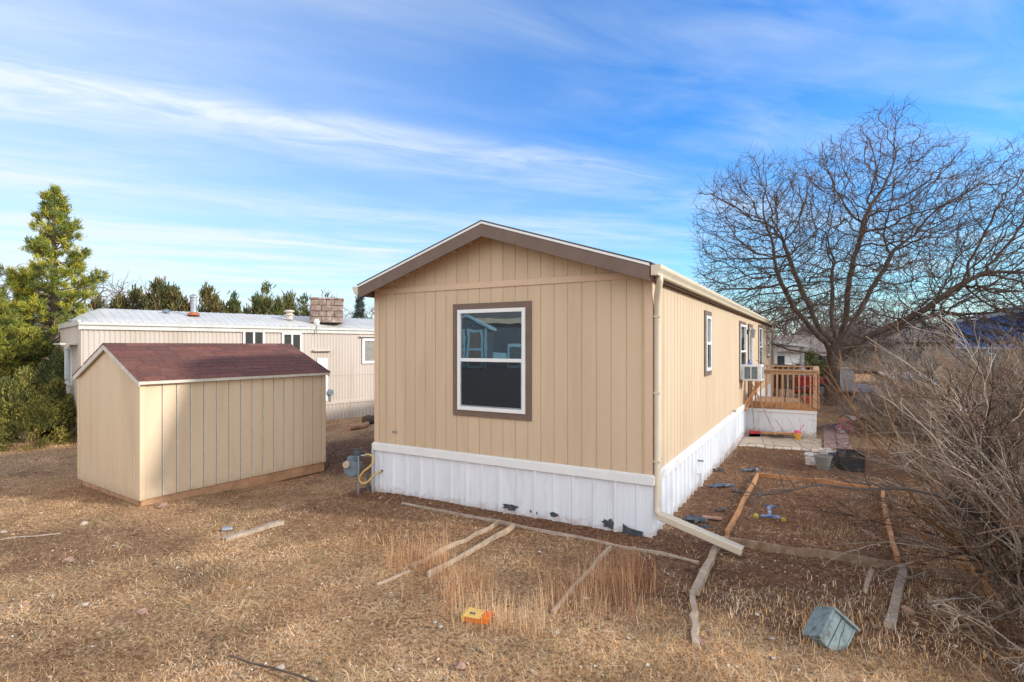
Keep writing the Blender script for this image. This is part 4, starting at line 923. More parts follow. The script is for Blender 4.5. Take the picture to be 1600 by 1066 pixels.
for sgn in (-1, 1):
    A = lambda t_: (SWd / 2 + sgn * t_, SA_ - m_ * t_)
    t1 = SWd / 2 + .07
    for x0, x1, a_, b__ in ((-.055, -.03, -.075, .012), (SLn + .03, SLn + .055, -.075, .012)):
        p0, p1 = A(0), A(t1); mb.prism([(p0[0], p0[1] + a_), (p1[0], p1[1] + a_), (p1[0], p1[1] + b__), (p0[0], p0[1] + b__)], x0, x1, 'x')
    p0, p1 = A(0), A(t1); mb.prism([(p0[0], p0[1] + .002), (p1[0], p1[1] + .002), (p1[0], p1[1] + .012), (p0[0], p0[1] + .012)], -.029, SLn + .029, 'x')
    q = A(t1); y = q[0]; mb.box(-.056, SLn + .056, min(y, y + sgn * .018), max(y, y + sgn * .018), q[1] - .05, q[1] + .012)
mb.build('roof_trim', 'groove_pale', sheds)
mb = MB(); r_ = random.Random(6); sl_ = math.hypot(1, m_)
for sgn in (-1, 1):
    T1 = SWd / 2 + .10; rows = 10; ex = T1 / rows
    for rrow in range(rows):
        t_lo = T1 - rrow * ex; t_hi = max(0, t_lo - ex * 1.15); x = -.06 - r_.uniform(0, .28) - (rrow % 2) * .15
        while x < SLn + .06:
            w_ = .305; xa, xb = max(x + .003, -.065), min(x + w_ - .003, SLn + .065)
            if xb - xa > .02:
                tv = r_.choice([.9, .95, 1.0, 1.05, 1.15]) * r_.uniform(.95, 1.06); mb.tint = (tv * r_.uniform(.95, 1.2), tv, tv * r_.uniform(.9, 1.05))
                A = lambda t_, hh: (SWd / 2 + sgn * t_, SA_ - m_ * t_ + hh)
                yl, zl = A(t_lo, .024); yh, zh = A(t_hi, .017); yb, zb = A(t_lo, .013)
                mb.add([(xa, yl, zl), (xb, yl, zl), (xb, yh, zh), (xa, yh, zh), (xa, yb, zb), (xb, yb, zb)], [(0, 1, 2, 3), (4, 5, 1, 0), (4, 0, 3), (5, 2, 1)])
            x += w_
mb.tint = (1.02, 1, 1)
for sgn in (-1, 1):
    T1 = SWd / 2 + .095; mb.add([(-.06, SWd / 2 + sgn * T1, SA_ - m_ * T1 + .0125), (SLn + .06, SWd / 2 + sgn * T1, SA_ - m_ * T1 + .0125), (SLn + .06, SWd / 2, SA_ + .0125), (-.06, SWd / 2, SA_ + .0125)], [(0, 1, 2, 3)])
x = -.06
while x < SLn:
    mb.tint = (r_.uniform(.8, 1.3),) * 3
    mb.prism([(SWd / 2 - .12, SA_ - m_ * .12 + .026), (SWd / 2, SA_ + .032), (SWd / 2 + .12, SA_ - m_ * .12 + .026), (SWd / 2, SA_ + .026)], x, min(x + .3, SLn + .06), 'x'); x += .3
mb.build('roof', 'shingle_red', sheds)
mb = MB(); mb.box(.02, SLn, .02, .09, -.09, .09); mb.box(.0, SLn, SWd - .1, SWd - .02, -.2, .09); mb.box(.015, .06, .1, SWd - .11, -.1, .07); mb.build('skid', 'wood_skid', sheds)

# ------------------------------------------------------------ neighbouring trailer
TA = R(45); TQ = Vector((-10.38, 12.99, 0)); TLn = 15.5; TWd = 4.2
tr = thing('trailer_home', 'long cream corrugated trailer with white metal roof behind the shed', 'trailer', tuple(TQ), R(90) - TA)
def ripple(Lm, pitch=.105, d=.014):
    pr = [(0, 0)]; s_ = .03
    while s_ + pitch < Lm: pr += [(s_, 0), (s_ + pitch * .22, d), (s_ + pitch * .5, d), (s_ + pitch * .72, 0)]; s_ += pitch
    pr.append((Lm, 0)); return pr
TZ0, TZE = .58, 2.86
mb = MB()
mb.sheet(lambda s, d, z: (s, -d, z), ripple(TLn), TZ0, TZE); mb.sheet(lambda s, d, z: (-d, TWd - s, z), ripple(TWd), TZ0, lambda s: TZE + .08)
mb.sheet(lambda s, d, z: (TLn - s, TWd + d, z), [(0, 0), (TLn, 0)], TZ0, TZE); mb.sheet(lambda s, d, z: (TLn + d, s, z), ripple(TWd), TZ0, lambda s: TZE + .08)
mb.build('wall', 'trailer_metal', tr)
mb = MB(); mb.sheet(lambda s, d, z: (s, -d, z), ripple(TLn, .13, .016), -.2, TZ0 - .08); mb.sheet(lambda s, d, z: (-d, TWd - s, z), ripple(TWd, .13, .016), -.2, TZ0 - .08); mb.build('skirting', 'trailer_metal', tr)
mb = MB(); mb.box(-.03, TLn, -.035, -.001, TZ0 - .08, TZ0 + .02); mb.box(-.035, -.001, -.03, TWd, TZ0 - .08, TZ0 + .02); mb.box(0, TLn, -.022, -.015, 1.42, 1.44); mb.build('trim_strip', 'trailer_metal', tr)
mb = MB(); mb.box(-.05, TLn + .05, -.06, -.001, TZE - .07, TZE + .04); mb.box(-.05, TLn, -.10, .02, TZE + .04, TZE + .11)
mb.box(-.05, TLn + .05, TWd + .001, TWd + .06, TZE - .07, TZE + .11)
seg = 14; rz_ = lambda q: .46 * min(1, max(0, (min(q, 1 - q) - .07) / .40)) ** .8 * (1 if .07 < q < .93 else 0)
arc = [(TWd * k / seg, TZE + .11 + rz_(k / seg)) for k in range(seg + 1)]
mb.build('eave', 'trailer_roof', tr)
mb = MB(); xs = []; x = .0
while x < TLn: xs += [(x, .0), (x + .012, .012), (x + .03, .012), (x + .042, .0)]; x += .19
xs.append((TLn, 0)); vs = []
for x, d in xs: vs += [(x, y, TZE + .11 + (z - TZE - .11) * min(1, (x + .05) / .7) ** .6 + d) for y, z in arc]
n = seg + 1; mb.add(vs, [(i * n + j, (i + 1) * n + j, (i + 1) * n + j + 1, i * n + j + 1) for i in range(len(xs) - 1) for j in range(seg)])
mb.box(-.06, .0, 0, TWd, TZE + .03, TZE + .16)
mb.build('roof', 'trailer_roof', tr)
def Tx(px):                                               # distance along the trailer wall seen at a given direction
    u = (px - 800) / FP; return (u * TQ.y - TQ.x) / (math.sin(TA) - u * math.cos(TA))
def Tz(px, py): s_ = Tx(px); Y = TQ.y + s_ * math.cos(TA); return CAMH - (py - HZ) * Y / FP
def twin(p0, p1, y0, y1, **kw):
    a_, b__ = Tx(p0), Tx(p1); m = (p0 + p1) / 2; z1, z0 = Tz(m, y0), Tz(m, y1)
    window(tr, Matrix.Translation((a_, -.015, z0)), b__ - a_, z1 - z0, trim=0, trim_mat='white_vinyl', **kw)
twin(379, 413, 514, 552, rail=False, split_v=True, fr=.06, lower='glass'); twin(440, 471, 520, 556, rail=False, split_v=True, fr=.06, lower='glass'); twin(565, 600, 529, 568, rail=False, fr=.09, mirror='curtain')
a_ = Tx(488); b__ = Tx(516); mb = MB(); z_ = Tz(500, 549); mb.box(a_, b__, -.12, -.016, z_, z_ + .04); mb.box(Tx(561), Tx(590), -.12, -.016, Tz(575, 527), Tz(575, 527) + .03); mb.build('awning', 'trailer_metal', tr)
mb = MB(); mb.box(Tx(495), Tx(511), -.03, -.016, .62, Tz(500, 560)); dr = mb.build('door', 'white_siding', tr)
mb = MB(); mb.lathe((Tx(515), -.09, Tz(515, 613)), [(.10, 0), (.10, .08)], 10, 'y'); mb.tube([(Tx(515), -.05, Tz(515, 613)), (Tx(515), -.05, TZ0)], .02, 6); mb.build('power_meter', 'meter_grey', tr)
M = Matrix.Translation((0, 1.9, 1.35)) @ Matrix.Rotation(-R(90), 4, 'Z'); window(tr, M @ Matrix.Translation((-.8, -.016, 0)), 1.3, 1.0, trim=0, trim_mat='white_vinyl', rail=False, split_v=True)
mb = MB(); mb.box(-.35, -.016, .4, 2.0, 2.42, 2.46); mb.build('window_hood', 'trailer_roof', tr)
# roof fittings
def on_roof(px, back): s_ = Tx(px); return s_, back, TZE + .11 + .42 * math.sin(math.pi * back / TWd) ** .85
mb = MB(); s_, y_, z_ = on_roof(322, 1.2); mb.lathe((s_, y_, z_ - .02), [(.08, 0), (.08, .42), (.10, .42), (.10, .46), (.07, .47), (.07, .5), (.11, .51), (.11, .56), (.04, .6)], 12); fl = mb.build('flue', 'galvanised', tr)
mb = MB(); mb.lathe((s_, y_, z_ - .03), [(.17, 0), (.15, .06), (.085, .09)], 12); mb.build('flue_flashing', 'rust', fl)
mb = MB(); s_, y_, z_ = on_roof(473, 1.0); mb.lathe((s_, y_, z_ - .02), [(.11, 0), (.11, .12), (.15, .12), (.15, .16), (.10, .17), (.10, .22), (.17, .24), (.12, .3)], 12); mb.build('roof_vent', 'trailer_metal', tr)
mb = MB(); s_, y_, z_ = on_roof(282, 1.5); mb.lathe((s_, y_, z_), [(.10, 0), (.10, .06), (.03, .09)], 10); mb.build('roof_vent', 'meter_grey', tr)
sc_ = thing('roof_cooler', 'brown stone-patterned swamp cooler box on the trailer roof', 'cooler', tuple(Vector((TQ.x, TQ.y, 0)) + Vector((math.sin(TA), math.cos(TA), 0)) * Tx(531) + Vector((-math.cos(TA), math.sin(TA), 0)) * .9 + Vector((0, 0, TZE + .3))), R(90) - TA - R(28))
mb = MB(); r_ = random.Random(12); zc = 0
for q in range(4):
    hh = .19; nb = 3 + q % 2
    for face in range(4):
        for k in range(nb):
            w_ = .98 / nb; x0 = -.49 + k * w_; d = r_.uniform(0, .03); Mz = Matrix.Rotation(face * math.pi / 2, 4, 'Z'); mb.M = Mz; mb.box(x0 + .006, x0 + w_ - .006, -.50 - d, -.44, zc + .006, zc + hh - .006)
    zc += hh
mb.M = None; mb.box(-.455, .455, -.455, .455, 0, zc - .01); mb.build('casing', 'cooler_brown', sc_, bevel=.012)
mb = MB(); mb.box(-.54, .54, -.54, .54, zc, zc + .07); mb.build('lid', 'cooler_brown', sc_, bevel=.02)
lmp = thing('satellite_arm', 'small grey pole light fixed on the trailer eave left of the cooler', 'pole light', tuple(Vector((TQ.x, TQ.y, TZE - .1)) + Vector((math.sin(TA), math.cos(TA), 0)) * Tx(492) + Vector((.7, -.7, 0)) * .12))
mb = MB(); mb.tube([(0, 0, 0), (0, 0, .3)], .015, 6); mb.build('pole', 'galvanised', lmp); mb = MB(); mb.lathe((0, 0, .28), [(.08, 0), (.1, .1), (.07, .2)], 10); mb.build('lamp_shade', 'white_plastic', lmp)

# ------------------------------------------------------------ trees
def colonize(base, trunk_pts, attr, step=.3, infl=3.0, kill=.55, iters=120, seed=1, up=.0, wob=.25):
    rs = np.random.RandomState(seed); nodes = [np.array(p, float) for p in trunk_pts]; par = [-1] + list(range(len(trunk_pts) - 1))
    A = attr.copy(); P = np.array(nodes)
    near = np.full(len(A), 1e9); ni = np.zeros(len(A), int)
    for i, p in enumerate(P):
        if i < len(trunk_pts) - 2: continue
        d = np.linalg.norm(A - p, axis=1); m = d < near; near[m] = d[m]; ni[m] = i
    allP = list(P)
    for it in range(iters):
        if len(A) == 0: break
        act = near < infl if it > 12 else np.ones(len(A), bool)
        if not act.any(): break
        ids = ni[act]; dirs = A[act] - np.array(allP)[ids]; dirs /= np.linalg.norm(dirs, axis=1)[:, None] + 1e-9
        new = []; used = np.unique(ids)
        acc = np.zeros((len(allP), 3)); np.add.at(acc, ids, dirs)
        for i in used:
            v = acc[i]; nv = np.linalg.norm(v)
            if nv < 1e-6: continue
            v = v / nv + rs.randn(3) * wob + np.array([0, 0, up]); v /= np.linalg.norm(v); new.append((i, allP[i] + v * step))
        st = len(allP)
        for i, p in new: allP.append(p); par.append(i)
        for j, (i, p) in enumerate(new):
            d = np.linalg.norm(A - p, axis=1); m = d < near; near[m] = d[m]; ni[m] = st + j
        keep = near > kill; A = A[keep]; near = near[keep]; ni = ni[keep]
        if len(allP) > 14000: break
    return np.array(allP), par
def skeleton_mesh(mb, P, par, tip, expo=2.3, maxr=.4, nseg=5, twig=0, seed=1, twl=.5, twr=.6, minr=0):
    n = len(P); kids = [[] for _ in range(n)]
    for i, p in enumerate(par):
        if p >= 0: kids[p].append(i)
    rad = np.zeros(n)
    for i in range(n - 1, -1, -1):
        if not kids[i]: rad[i] = tip
        else: rad[i] = min(maxr, (sum(rad[k] ** expo for k in kids[i])) ** (1 / expo) + tip * .01)
    # chains
    rs = random.Random(seed)
    stack = [(0, None)]
    while stack:
        i, frm = stack.pop(); pts = [] if frm is None else [P[frm]]; rr_ = [] if frm is None else [min(rad[frm], rad[i] * 1.25)]
        j = i
        while True:
            pts.append(P[j]); rr_.append(rad[j])
            if not kids[j]: break
            ks = sorted(kids[j], key=lambda q: -rad[q])
            for q in ks[1:]: stack.append((q, j))
            j = ks[0]
        if len(pts) > 1:
            mr = max(rr_); rr_[-1] *= .5; mb.tube(pts, rr_, 10 if mr > .1 else 6 if mr > .04 else 4 if mr > .02 else 3, cap=False)
    if twig:
        for i in range(n):
            if rad[i] < tip * 3.2 and rs.random() < twig:
                d = Vector(P[i] - P[par[i]]).normalized(); p = Vector(P[i])
                for q in range(rs.choice((1, 2, 2))):
                    dv = (d + Vector((rs.uniform(-1, 1), rs.uniform(-1, 1), rs.uniform(-.5, .9))) * .9).normalized(); pts = [p.copy()]; pp = p.copy(); Lt = twl * rs.uniform(.5, 1.3)
                    for k in range(3):
                        pp = pp + dv * Lt / 3; dv = (dv + Vector((rs.uniform(-1, 1), rs.uniform(-1, 1), rs.uniform(-.6, .9))) * .4).normalized(); pts.append(pp.copy())
                    mb.tube(pts, [tip * twr, tip * twr * .85, tip * twr * .7, tip * twr * .45], 3, cap=False)
    return rad
# big honey-locust-like bare tree
tb = Vector(g(1302, 634)); TY = tb.y; sc = TY / FP
rs = np.random.RandomState(3)
def crown_pts(n):
    out = []
    while len(out) < n:
        x = rs.uniform(-5.6, 12.5); y = rs.uniform(-5.5, 5.5); z = rs.uniform(2.4, 12.7)
        # fan outline: distance from the fork, limited by direction
        ang = math.atan2(z - 2.0, x); rr_ = math.hypot(x, z - 2.0)
        # outline radius by angle (right low -> left low)
        lim = np.interp(ang, [-.1, .1, .35, .7, 1.05, 1.35, 1.6, 2.0, 2.35, 2.6, 2.85, 3.2], [9.5, 11.5, 12.2, 11.2, 10.6, 9.9, 8.9, 9.2, 8.3, 7.0, 5.5, 3.0])
        lim *= 1 + .08 * math.sin(ang * 9 + 1) + .05 * math.sin(ang * 23)
        e = (rr_ / lim) ** 2 + (y / 5.8) ** 2
        if e < 1 and rr_ > 2.3 and rs.rand() < .35 + .65 * e: out.append((x, y, z))
    return np.array(out)
A = crown_pts(13500)
trunk = [(0, 0, -.3), (.0, 0, .5), (-.05, 0, 1.1), (-.02, .0, 1.7), (.05, 0, 2.15), (.15, 0, 2.55)]
# main limbs started by hand so they leave the fork low and wide
allp = [np.array(p, float) for p in trunk]; par0 = [-1, 0, 1, 2, 3, 4]
def limb(start, pts):
    prev = start
    for p in pts:
        a = allp[prev]; p = np.array(p, float); n_ = max(1, int(np.linalg.norm(p - a) / .35))
        for k in range(1, n_ + 1): allp.append(a + (p - a) * k / n_ + rs.randn(3) * .025); par0.append(prev if k == 1 else len(allp) - 2)
        prev = len(allp) - 1
limb(5, [(-.5, .2, 3.4), (-1.0, .6, 5.0), (-1.6, .9, 7.0)]); limb(5, [(.3, -.4, 3.6), (.1, -.9, 5.4), (.5, -1.2, 7.6)])
limb(5, [(.9, .3, 3.3), (2.0, .9, 4.6), (3.2, 1.0, 6.6)]); limb(4, [(1.0, -.3, 2.75), (2.6, -.8, 3.7), (4.6, -1.4, 5.2)])
limb(3, [(1.1, .4, 2.3), (3.0, 1.2, 3.0), (5.6, 1.8, 4.0)]); limb(4, [(-.7, -.3, 2.9), (-1.9, -.9, 3.9), (-3.0, -1.3, 5.4)]); limb(3, [(-.6, .0, 2.2), (-1.5, .2, 2.35)])
limb(5, [(.5, 1.0, 4.0), (1.3, 2.2, 6.4)])
P0 = np.array(allp)
def colonize2(P0, par0, A, step, kill, iters, seed, wob, cap):
    rs = np.random.RandomState(seed); allP = list(P0); par = list(par0)
    near = np.full(len(A), 1e9); ni = np.zeros(len(A), int)
    for i in range(6, len(P0)):
        d = np.linalg.norm(A - P0[i], axis=1); m = d < near; near[m] = d[m]; ni[m] = i
    for it in range(iters):
        if len(A) == 0 or len(allP) > cap: break
        ids = ni; arr = np.array(allP); dirs = A - arr[ids]; dirs /= np.linalg.norm(dirs, axis=1)[:, None] + 1e-9
        acc = np.zeros((len(allP), 3)); np.add.at(acc, ids, dirs); used = np.unique(ids); new = []
        for i in used:
            v = acc[i]; v = v / (np.linalg.norm(v) + 1e-9); pd = arr[i] - arr[par[i]]; pd = pd / (np.linalg.norm(pd) + 1e-9)
            v = v + pd * .45 + rs.randn(3) * wob; v /= np.linalg.norm(v); new.append((i, arr[i] + v * step))
        st = len(allP)
        for i, p in new: allP.append(p); par.append(i)
        for j, (i, p) in enumerate(new):
            d = np.linalg.norm(A - p, axis=1); m = d < near; near[m] = d[m]; ni[m] = st + j
        k = near > kill; A = A[k]; near = near[k]; ni = ni[k]
    return np.array(allP), par
P, par = colonize2(P0, par0, A, .25, .26, 80, 4, .30, 36000)
bt = thing('bare_tree', 'large spreading leafless tree with dark bark beyond the deck', 'tree', tuple(tb))
mb = MB(); skeleton_mesh(mb, P, par, .0082, 2.55, .20, twig=1.0, seed=5, twl=.55, twr=.8)
# split: trunk stays with thick limbs, crown of branches
mb.build('branches', 'bark', bt, smooth=True)
mb = MB(); mb.tube([(0, 0, -.35), (0, 0, .1), (-.03, 0, .5), (-.05, 0, 1.1), (-.02, 0, 1.7), (.05, 0, 2.2), (.15, 0, 2.6)], [.50, .38, .32, .29, .28, .29, .24], 14); mb.build('trunk', 'bark', bt, smooth=True)

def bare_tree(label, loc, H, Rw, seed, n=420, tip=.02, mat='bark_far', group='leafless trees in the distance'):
    rs = np.random.RandomState(seed); A = []
    while len(A) < n:
        p = rs.uniform(-1, 1, 3)
        if np.dot(p, p) < 1: A.append((p[0] * Rw, p[1] * Rw, H * .58 + p[2] * H * .42))
    P0 = np.array([(0, 0, -.1), (0, 0, H * .1), (.05, 0, H * .16), (.0, .05, H * .22)] + [(0, 0, H * .24)] * 3, float); P0[4:] += rs.randn(3, 3) * .1
    P, par = colonize2(P0, [-1, 0, 1, 2, 3, 3, 3], np.array(A), .45, .5, 60, seed, .3, 5000)
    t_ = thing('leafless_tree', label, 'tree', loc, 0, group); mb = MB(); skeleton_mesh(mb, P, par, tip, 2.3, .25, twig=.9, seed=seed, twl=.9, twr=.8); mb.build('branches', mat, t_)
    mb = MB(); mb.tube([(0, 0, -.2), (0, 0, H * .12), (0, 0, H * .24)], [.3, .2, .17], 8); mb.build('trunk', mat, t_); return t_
def at(px, Y): return ((px - 800) / FP * Y, Y, 0)
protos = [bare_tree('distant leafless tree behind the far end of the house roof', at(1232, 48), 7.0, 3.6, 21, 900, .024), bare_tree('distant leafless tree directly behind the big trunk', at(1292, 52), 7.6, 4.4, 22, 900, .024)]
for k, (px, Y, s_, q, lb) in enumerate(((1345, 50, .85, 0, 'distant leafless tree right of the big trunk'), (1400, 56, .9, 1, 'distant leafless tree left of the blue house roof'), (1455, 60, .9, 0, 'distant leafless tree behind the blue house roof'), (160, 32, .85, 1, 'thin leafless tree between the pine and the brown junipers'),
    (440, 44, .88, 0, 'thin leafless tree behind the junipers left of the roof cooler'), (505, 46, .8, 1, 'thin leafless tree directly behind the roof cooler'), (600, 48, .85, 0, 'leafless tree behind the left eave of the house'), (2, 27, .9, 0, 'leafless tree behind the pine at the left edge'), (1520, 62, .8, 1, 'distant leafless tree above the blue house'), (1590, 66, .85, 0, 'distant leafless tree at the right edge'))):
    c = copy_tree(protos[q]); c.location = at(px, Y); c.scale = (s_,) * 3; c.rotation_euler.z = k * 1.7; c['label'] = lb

LEAFM = attr_mat('foliage', .7, .18, .3)
def sprays(centres, seed, nl, ln, wd, pal, upb=.8, spread=.5, size=.2, cdir=None):
    rs = np.random.RandomState(seed); C = np.array(centres); m = len(C); n = m * nl
    c = np.repeat(C, nl, axis=0); d = rs.randn(n, 3); d /= np.linalg.norm(d, axis=1)[:, None]
    if cdir is not None: d = d * spread + np.repeat(np.array(cdir), nl, axis=0)
    d[:, 2] += upb; d /= np.linalg.norm(d, axis=1)[:, None]
    off = rs.randn(n, 3) * size * .4; b0 = c + off; L_ = ln * (.6 + .8 * rs.rand(n))[:, None]
    s_ = np.cross(d, rs.randn(n, 3)); s_ /= np.linalg.norm(s_, axis=1)[:, None] + 1e-9; s_ *= wd * (.6 + .8 * rs.rand(n))[:, None]
    Vv = np.stack([b0 - s_ * .4, b0 + s_ * .4, b0 + d * L_ * .6 + s_ * .5, b0 + d * L_, b0 + d * L_ * .6 - s_ * .5], 1).reshape(-1, 3)
    b_ = np.arange(n)[:, None] * 5; Fq = np.concatenate([b_ + np.array([[0, 1, 2, 4]]), b_ + np.array([[4, 2, 3, 3]])], 0)
    Fq = b_ + np.array([[0, 1, 2, 4]]); Ft = b_ + np.array([[4, 2, 3]])
    pal = np.array(pal); cc = pal[np.repeat(rs.randint(0, len(pal), m), nl)] * (.75 + .5 * rs.rand(n))[:, None]
    return Vv, Fq, Ft, np.repeat(cc, 5, axis=0)
def leaf_obj(name, parts, parent):
    Vs, Fs, Ts, off = [], [], [], 0
    for Vv, Fq, Ft, cc in parts: Vs.append(Vv); Fs.append((Fq + off, Ft + off)); Ts.append(cc); off += len(Vv)
    Vv = np.concatenate(Vs); cc = np.concatenate(Ts); me = bpy.data.meshes.new(name); Fq = np.concatenate([f[0] for f in Fs]); Ft = np.concatenate([f[1] for f in Fs])
    me.vertices.add(len(Vv)); me.vertices.foreach_set('co', Vv.astype(np.float32).ravel()); lv = np.concatenate([Fq.ravel(), Ft.ravel()]).astype(np.int32); me.loops.add(len(lv)); me.loops.foreach_set('vertex_index', lv)
    tot = np.concatenate([np.full(len(Fq), 4), np.full(len(Ft), 3)]).astype(np.int32); me.polygons.add(len(tot)); me.polygons.foreach_set('loop_start', np.concatenate([[0], np.cumsum(tot)[:-1]]).astype(np.int32)); me.polygons.foreach_set('loop_total', tot); me.update(calc_edges=True)
    a = me.attributes.new('tint', 'FLOAT_COLOR', 'POINT'); c4 = np.ones((len(Vv), 4), np.float32); c4[:, :3] = cc; a.data.foreach_set('color', c4.ravel()); me.materials.append(LEAFM)
    o = bpy.data.objects.new(name, me); col.objects.link(o); o.parent = parent; return o
def pine(label, loc, H, Rb, seed, pal, nl=34, z0=.10, ln=.17, tuft=.13, dens=1.0):
    rs = random.Random(seed); t_ = thing('pine_tree', label, 'tree', loc); mb = MB(); cen = []; cd = []
    mb.tube([(0, 0, -.1), (.03, 0, H * .5), (0, 0, H * .98)], [H * .022, H * .014, .02], 8); mb.build('trunk', 'bark_pine', t_)
    mb = MB(); z = H * z0
    while z < H * .985:
        f = (z / H - z0) / (1 - z0); Lb = Rb * min(1, (1 - f) * 1.08) ** 1.0 * rs.uniform(.7, 1.12) + .06; nb = max(3, int(rs.choice((5, 6, 7)) * dens * (1 - .4 * f)))
        for k in range(nb):
            a = rs.uniform(0, 6.28); L_ = Lb * rs.uniform(.55, 1.15); el = rs.uniform(.0, .35) + .55 * f; d = Vector((math.cos(a), math.sin(a), math.tan(el) * .7)); p = Vector((0, 0, z + rs.uniform(-.1, .1))); pts = [p]; ns = max(2, int(L_ / .17))
            for s_ in range(ns):
                d2 = d.copy(); d2.z += .55 * (s_ / ns) - .12; p = p + d2.normalized() * L_ / ns; pts.append(p)
                if s_ >= ns * .3:
                    for q in range(2):
                        side = Vector((-math.sin(a), math.cos(a), 0)) * rs.uniform(-1, 1) * (.12 + L_ * .24 * (1 - s_ / ns * .5)); up = Vector((0, 0, rs.uniform(.02, .20))); e = p + side + up
                        mb.tube([p, e], .01, 3, cap=False); cen.append(tuple(e)); cd.append(tuple((Vector((math.cos(a), math.sin(a), 0)) * .4 + Vector((0, 0, 1))).normalized()))
            cen.append(tuple(p)); cd.append((math.cos(a) * .5, math.sin(a) * .5, .8)); mb.tube(pts, [max(.008, .035 * (1 - i / len(pts)) * (1 - f * .5)) for i in range(len(pts))], 4, cap=False)
        z += H * .032
    cen.append((0, 0, H)); cd.append((0, 0, 1)); mb.build('branches', 'bark_pine', t_)
    leaf_obj('needles', [sprays(cen, seed, nl, ln, .017, pal, .15, 1.1, tuft, cd)], t_); return t_
pine_pal = [(.15, .18, .03), (.27, .28, .035), (.44, .39, .05), (.52, .45, .06), (.19, .21, .04)]
pine('tall bushy yellow-green pine behind the trailer end', at(84, 17.4), 7.45, 2.25, 8, pine_pal, 46, .10, .13, .11, 1.5)
pine('shorter dark green pine at the left edge of the yard', (-17.2, 17.0, 0), 5.3, 2.8, 9, [(.09, .13, .03), (.17, .20, .045), (.28, .29, .055)], 32, .06, .14, .12, 1.2)
pine('low yellow-green pine beside the trailer end, under the tall pine', (-14.9, 15.6, 0), 3.7, 1.8, 15, [(.13, .15, .03), (.27, .27, .04), (.38, .34, .05)], 32, .12, .13, .11, 1.2)
def juniper(label, loc, H, Rb, seed, pal, n=420, nl=26, low=.0, ln=.3, wd=.05, name='juniper_tree', group='evergreens behind the trailer', spikes=7, catg='tree', size=.3):
    rs = random.Random(seed); t_ = thing(name, label, catg, loc, 0, group); cen = []; cd = []
    sp_ = [(rs.uniform(-.55, .55) * Rb, rs.uniform(-.5, .5) * Rb, H * rs.uniform(.62, .95), Rb * rs.uniform(.25, .45)) for _ in range(spikes)] + [(0, 0, H, Rb * .4)]
    mb = MB()
    for (x, y, h, r) in sp_: mb.tube([(0, 0, -.05), (x * .5, y * .5, h * .35), (x, y, h * .92)], [.09, .06, .015], 5); 
    mb.build('trunk', 'bark_pine', t_)
    for k in range(n):
        if rs.random() < .55:
            x, y, h, r = rs.choice(sp_); z = h * rs.uniform(.3, 1.0) ; f = z / h; rr_ = r * max(.08, (1 - f) ** .7 * 1.2) ; a = rs.uniform(0, 6.28); q = math.sqrt(rs.random())
            cen.append((x * f + rr_ * q * math.cos(a), y * f + rr_ * q * math.sin(a), z)); cd.append((math.cos(a) * .35, math.sin(a) * .35, .9))
        else:
            z = H * rs.uniform(low, .62); f = z / (H * .75); rr_ = Rb * math.sqrt(max(.05, 1 - f * f)) * rs.uniform(.75, 1.08); a = rs.uniform(0, 6.28)
            cen.append((rr_ * math.cos(a), rr_ * math.sin(a), z)); cd.append((math.cos(a) * .8, math.sin(a) * .8, .55))
    leaf_obj('foliage', [sprays(cen, seed, nl, ln, wd, pal, .1, .55, size, cd)], t_); return t_
brn = [(.15, .12, .035), (.22, .15, .045), (.17, .13, .045), (.09, .10, .035)]; grn = [(.07, .10, .035), (.13, .14, .045), (.18, .165, .05)]
for px, Y, H, Rb, s_, pal, lb in ((188, 30, 4.9, 1.3, 31, brn, 'dark juniper just right of the tall pine'), (212, 31, 5.3, 1.2, 32, brn, 'narrow dark juniper second right of the tall pine'), (248, 30, 6.0, 1.5, 33, brn, 'tallest brown juniper with flame shaped top behind the trailer roof'), (278, 31, 4.9, 1.1, 34, brn, 'low brown juniper right of the flame topped one'),
    (322, 31, 5.5, 1.7, 35, brn, 'broad brown juniper directly behind the roof flue'), (364, 33, 5.2, 1.1, 36, grn, 'small round green juniper right of the roof flue'), (416, 31, 5.6, 1.5, 37, grn, 'pointed green juniper midway along the trailer roof'), (452, 33, 5.0, 1.3, 38, grn, 'low green juniper left of the roof cooler'), (476, 33, 5.1, 1.2, 39, grn, 'dark green juniper nearly touching the roof cooler'), (510, 33, 5.3, .9, 40, grn, 'green juniper peeking above the roof cooler')):
    juniper(lb, at(px, Y), H * 1.05, Rb * 1.3, s_, pal, 560, 24, .0, .30, .055)
spr = at(563, 36); pine('blue-grey spruce behind the left gutter end of the house', spr, 6.0, 1.3, 55, [(.06, .085, .07), (.10, .12, .10)], 30, .05, .2, .14, 1.0)
jp = [(.14, .14, .035), (.26, .23, .05), (.34, .29, .07), (.08, .09, .028)]
for (px, py, H, Rb, s_, lb, pal) in ((42, 692, 1.75, 1.25, 61, 'low spreading olive juniper shrub left of the shed', jp), (90, 672, 2.25, .85, 62, 'dark green rounded shrub behind the olive shrub, touching the shed', grn), (-12, 680, 1.55, 1.2, 63, 'olive shrub cut by the left edge of the yard', jp), (112, 670, 1.35, .7, 64, 'small olive shrub between shed and trailer end', jp)):
    juniper(lb, g(px, py), H, Rb, s_, pal, 620, 70, .0, .075, .020, 'juniper_shrub', 'juniper shrubs left of the shed', 6, 'shrub', .17)

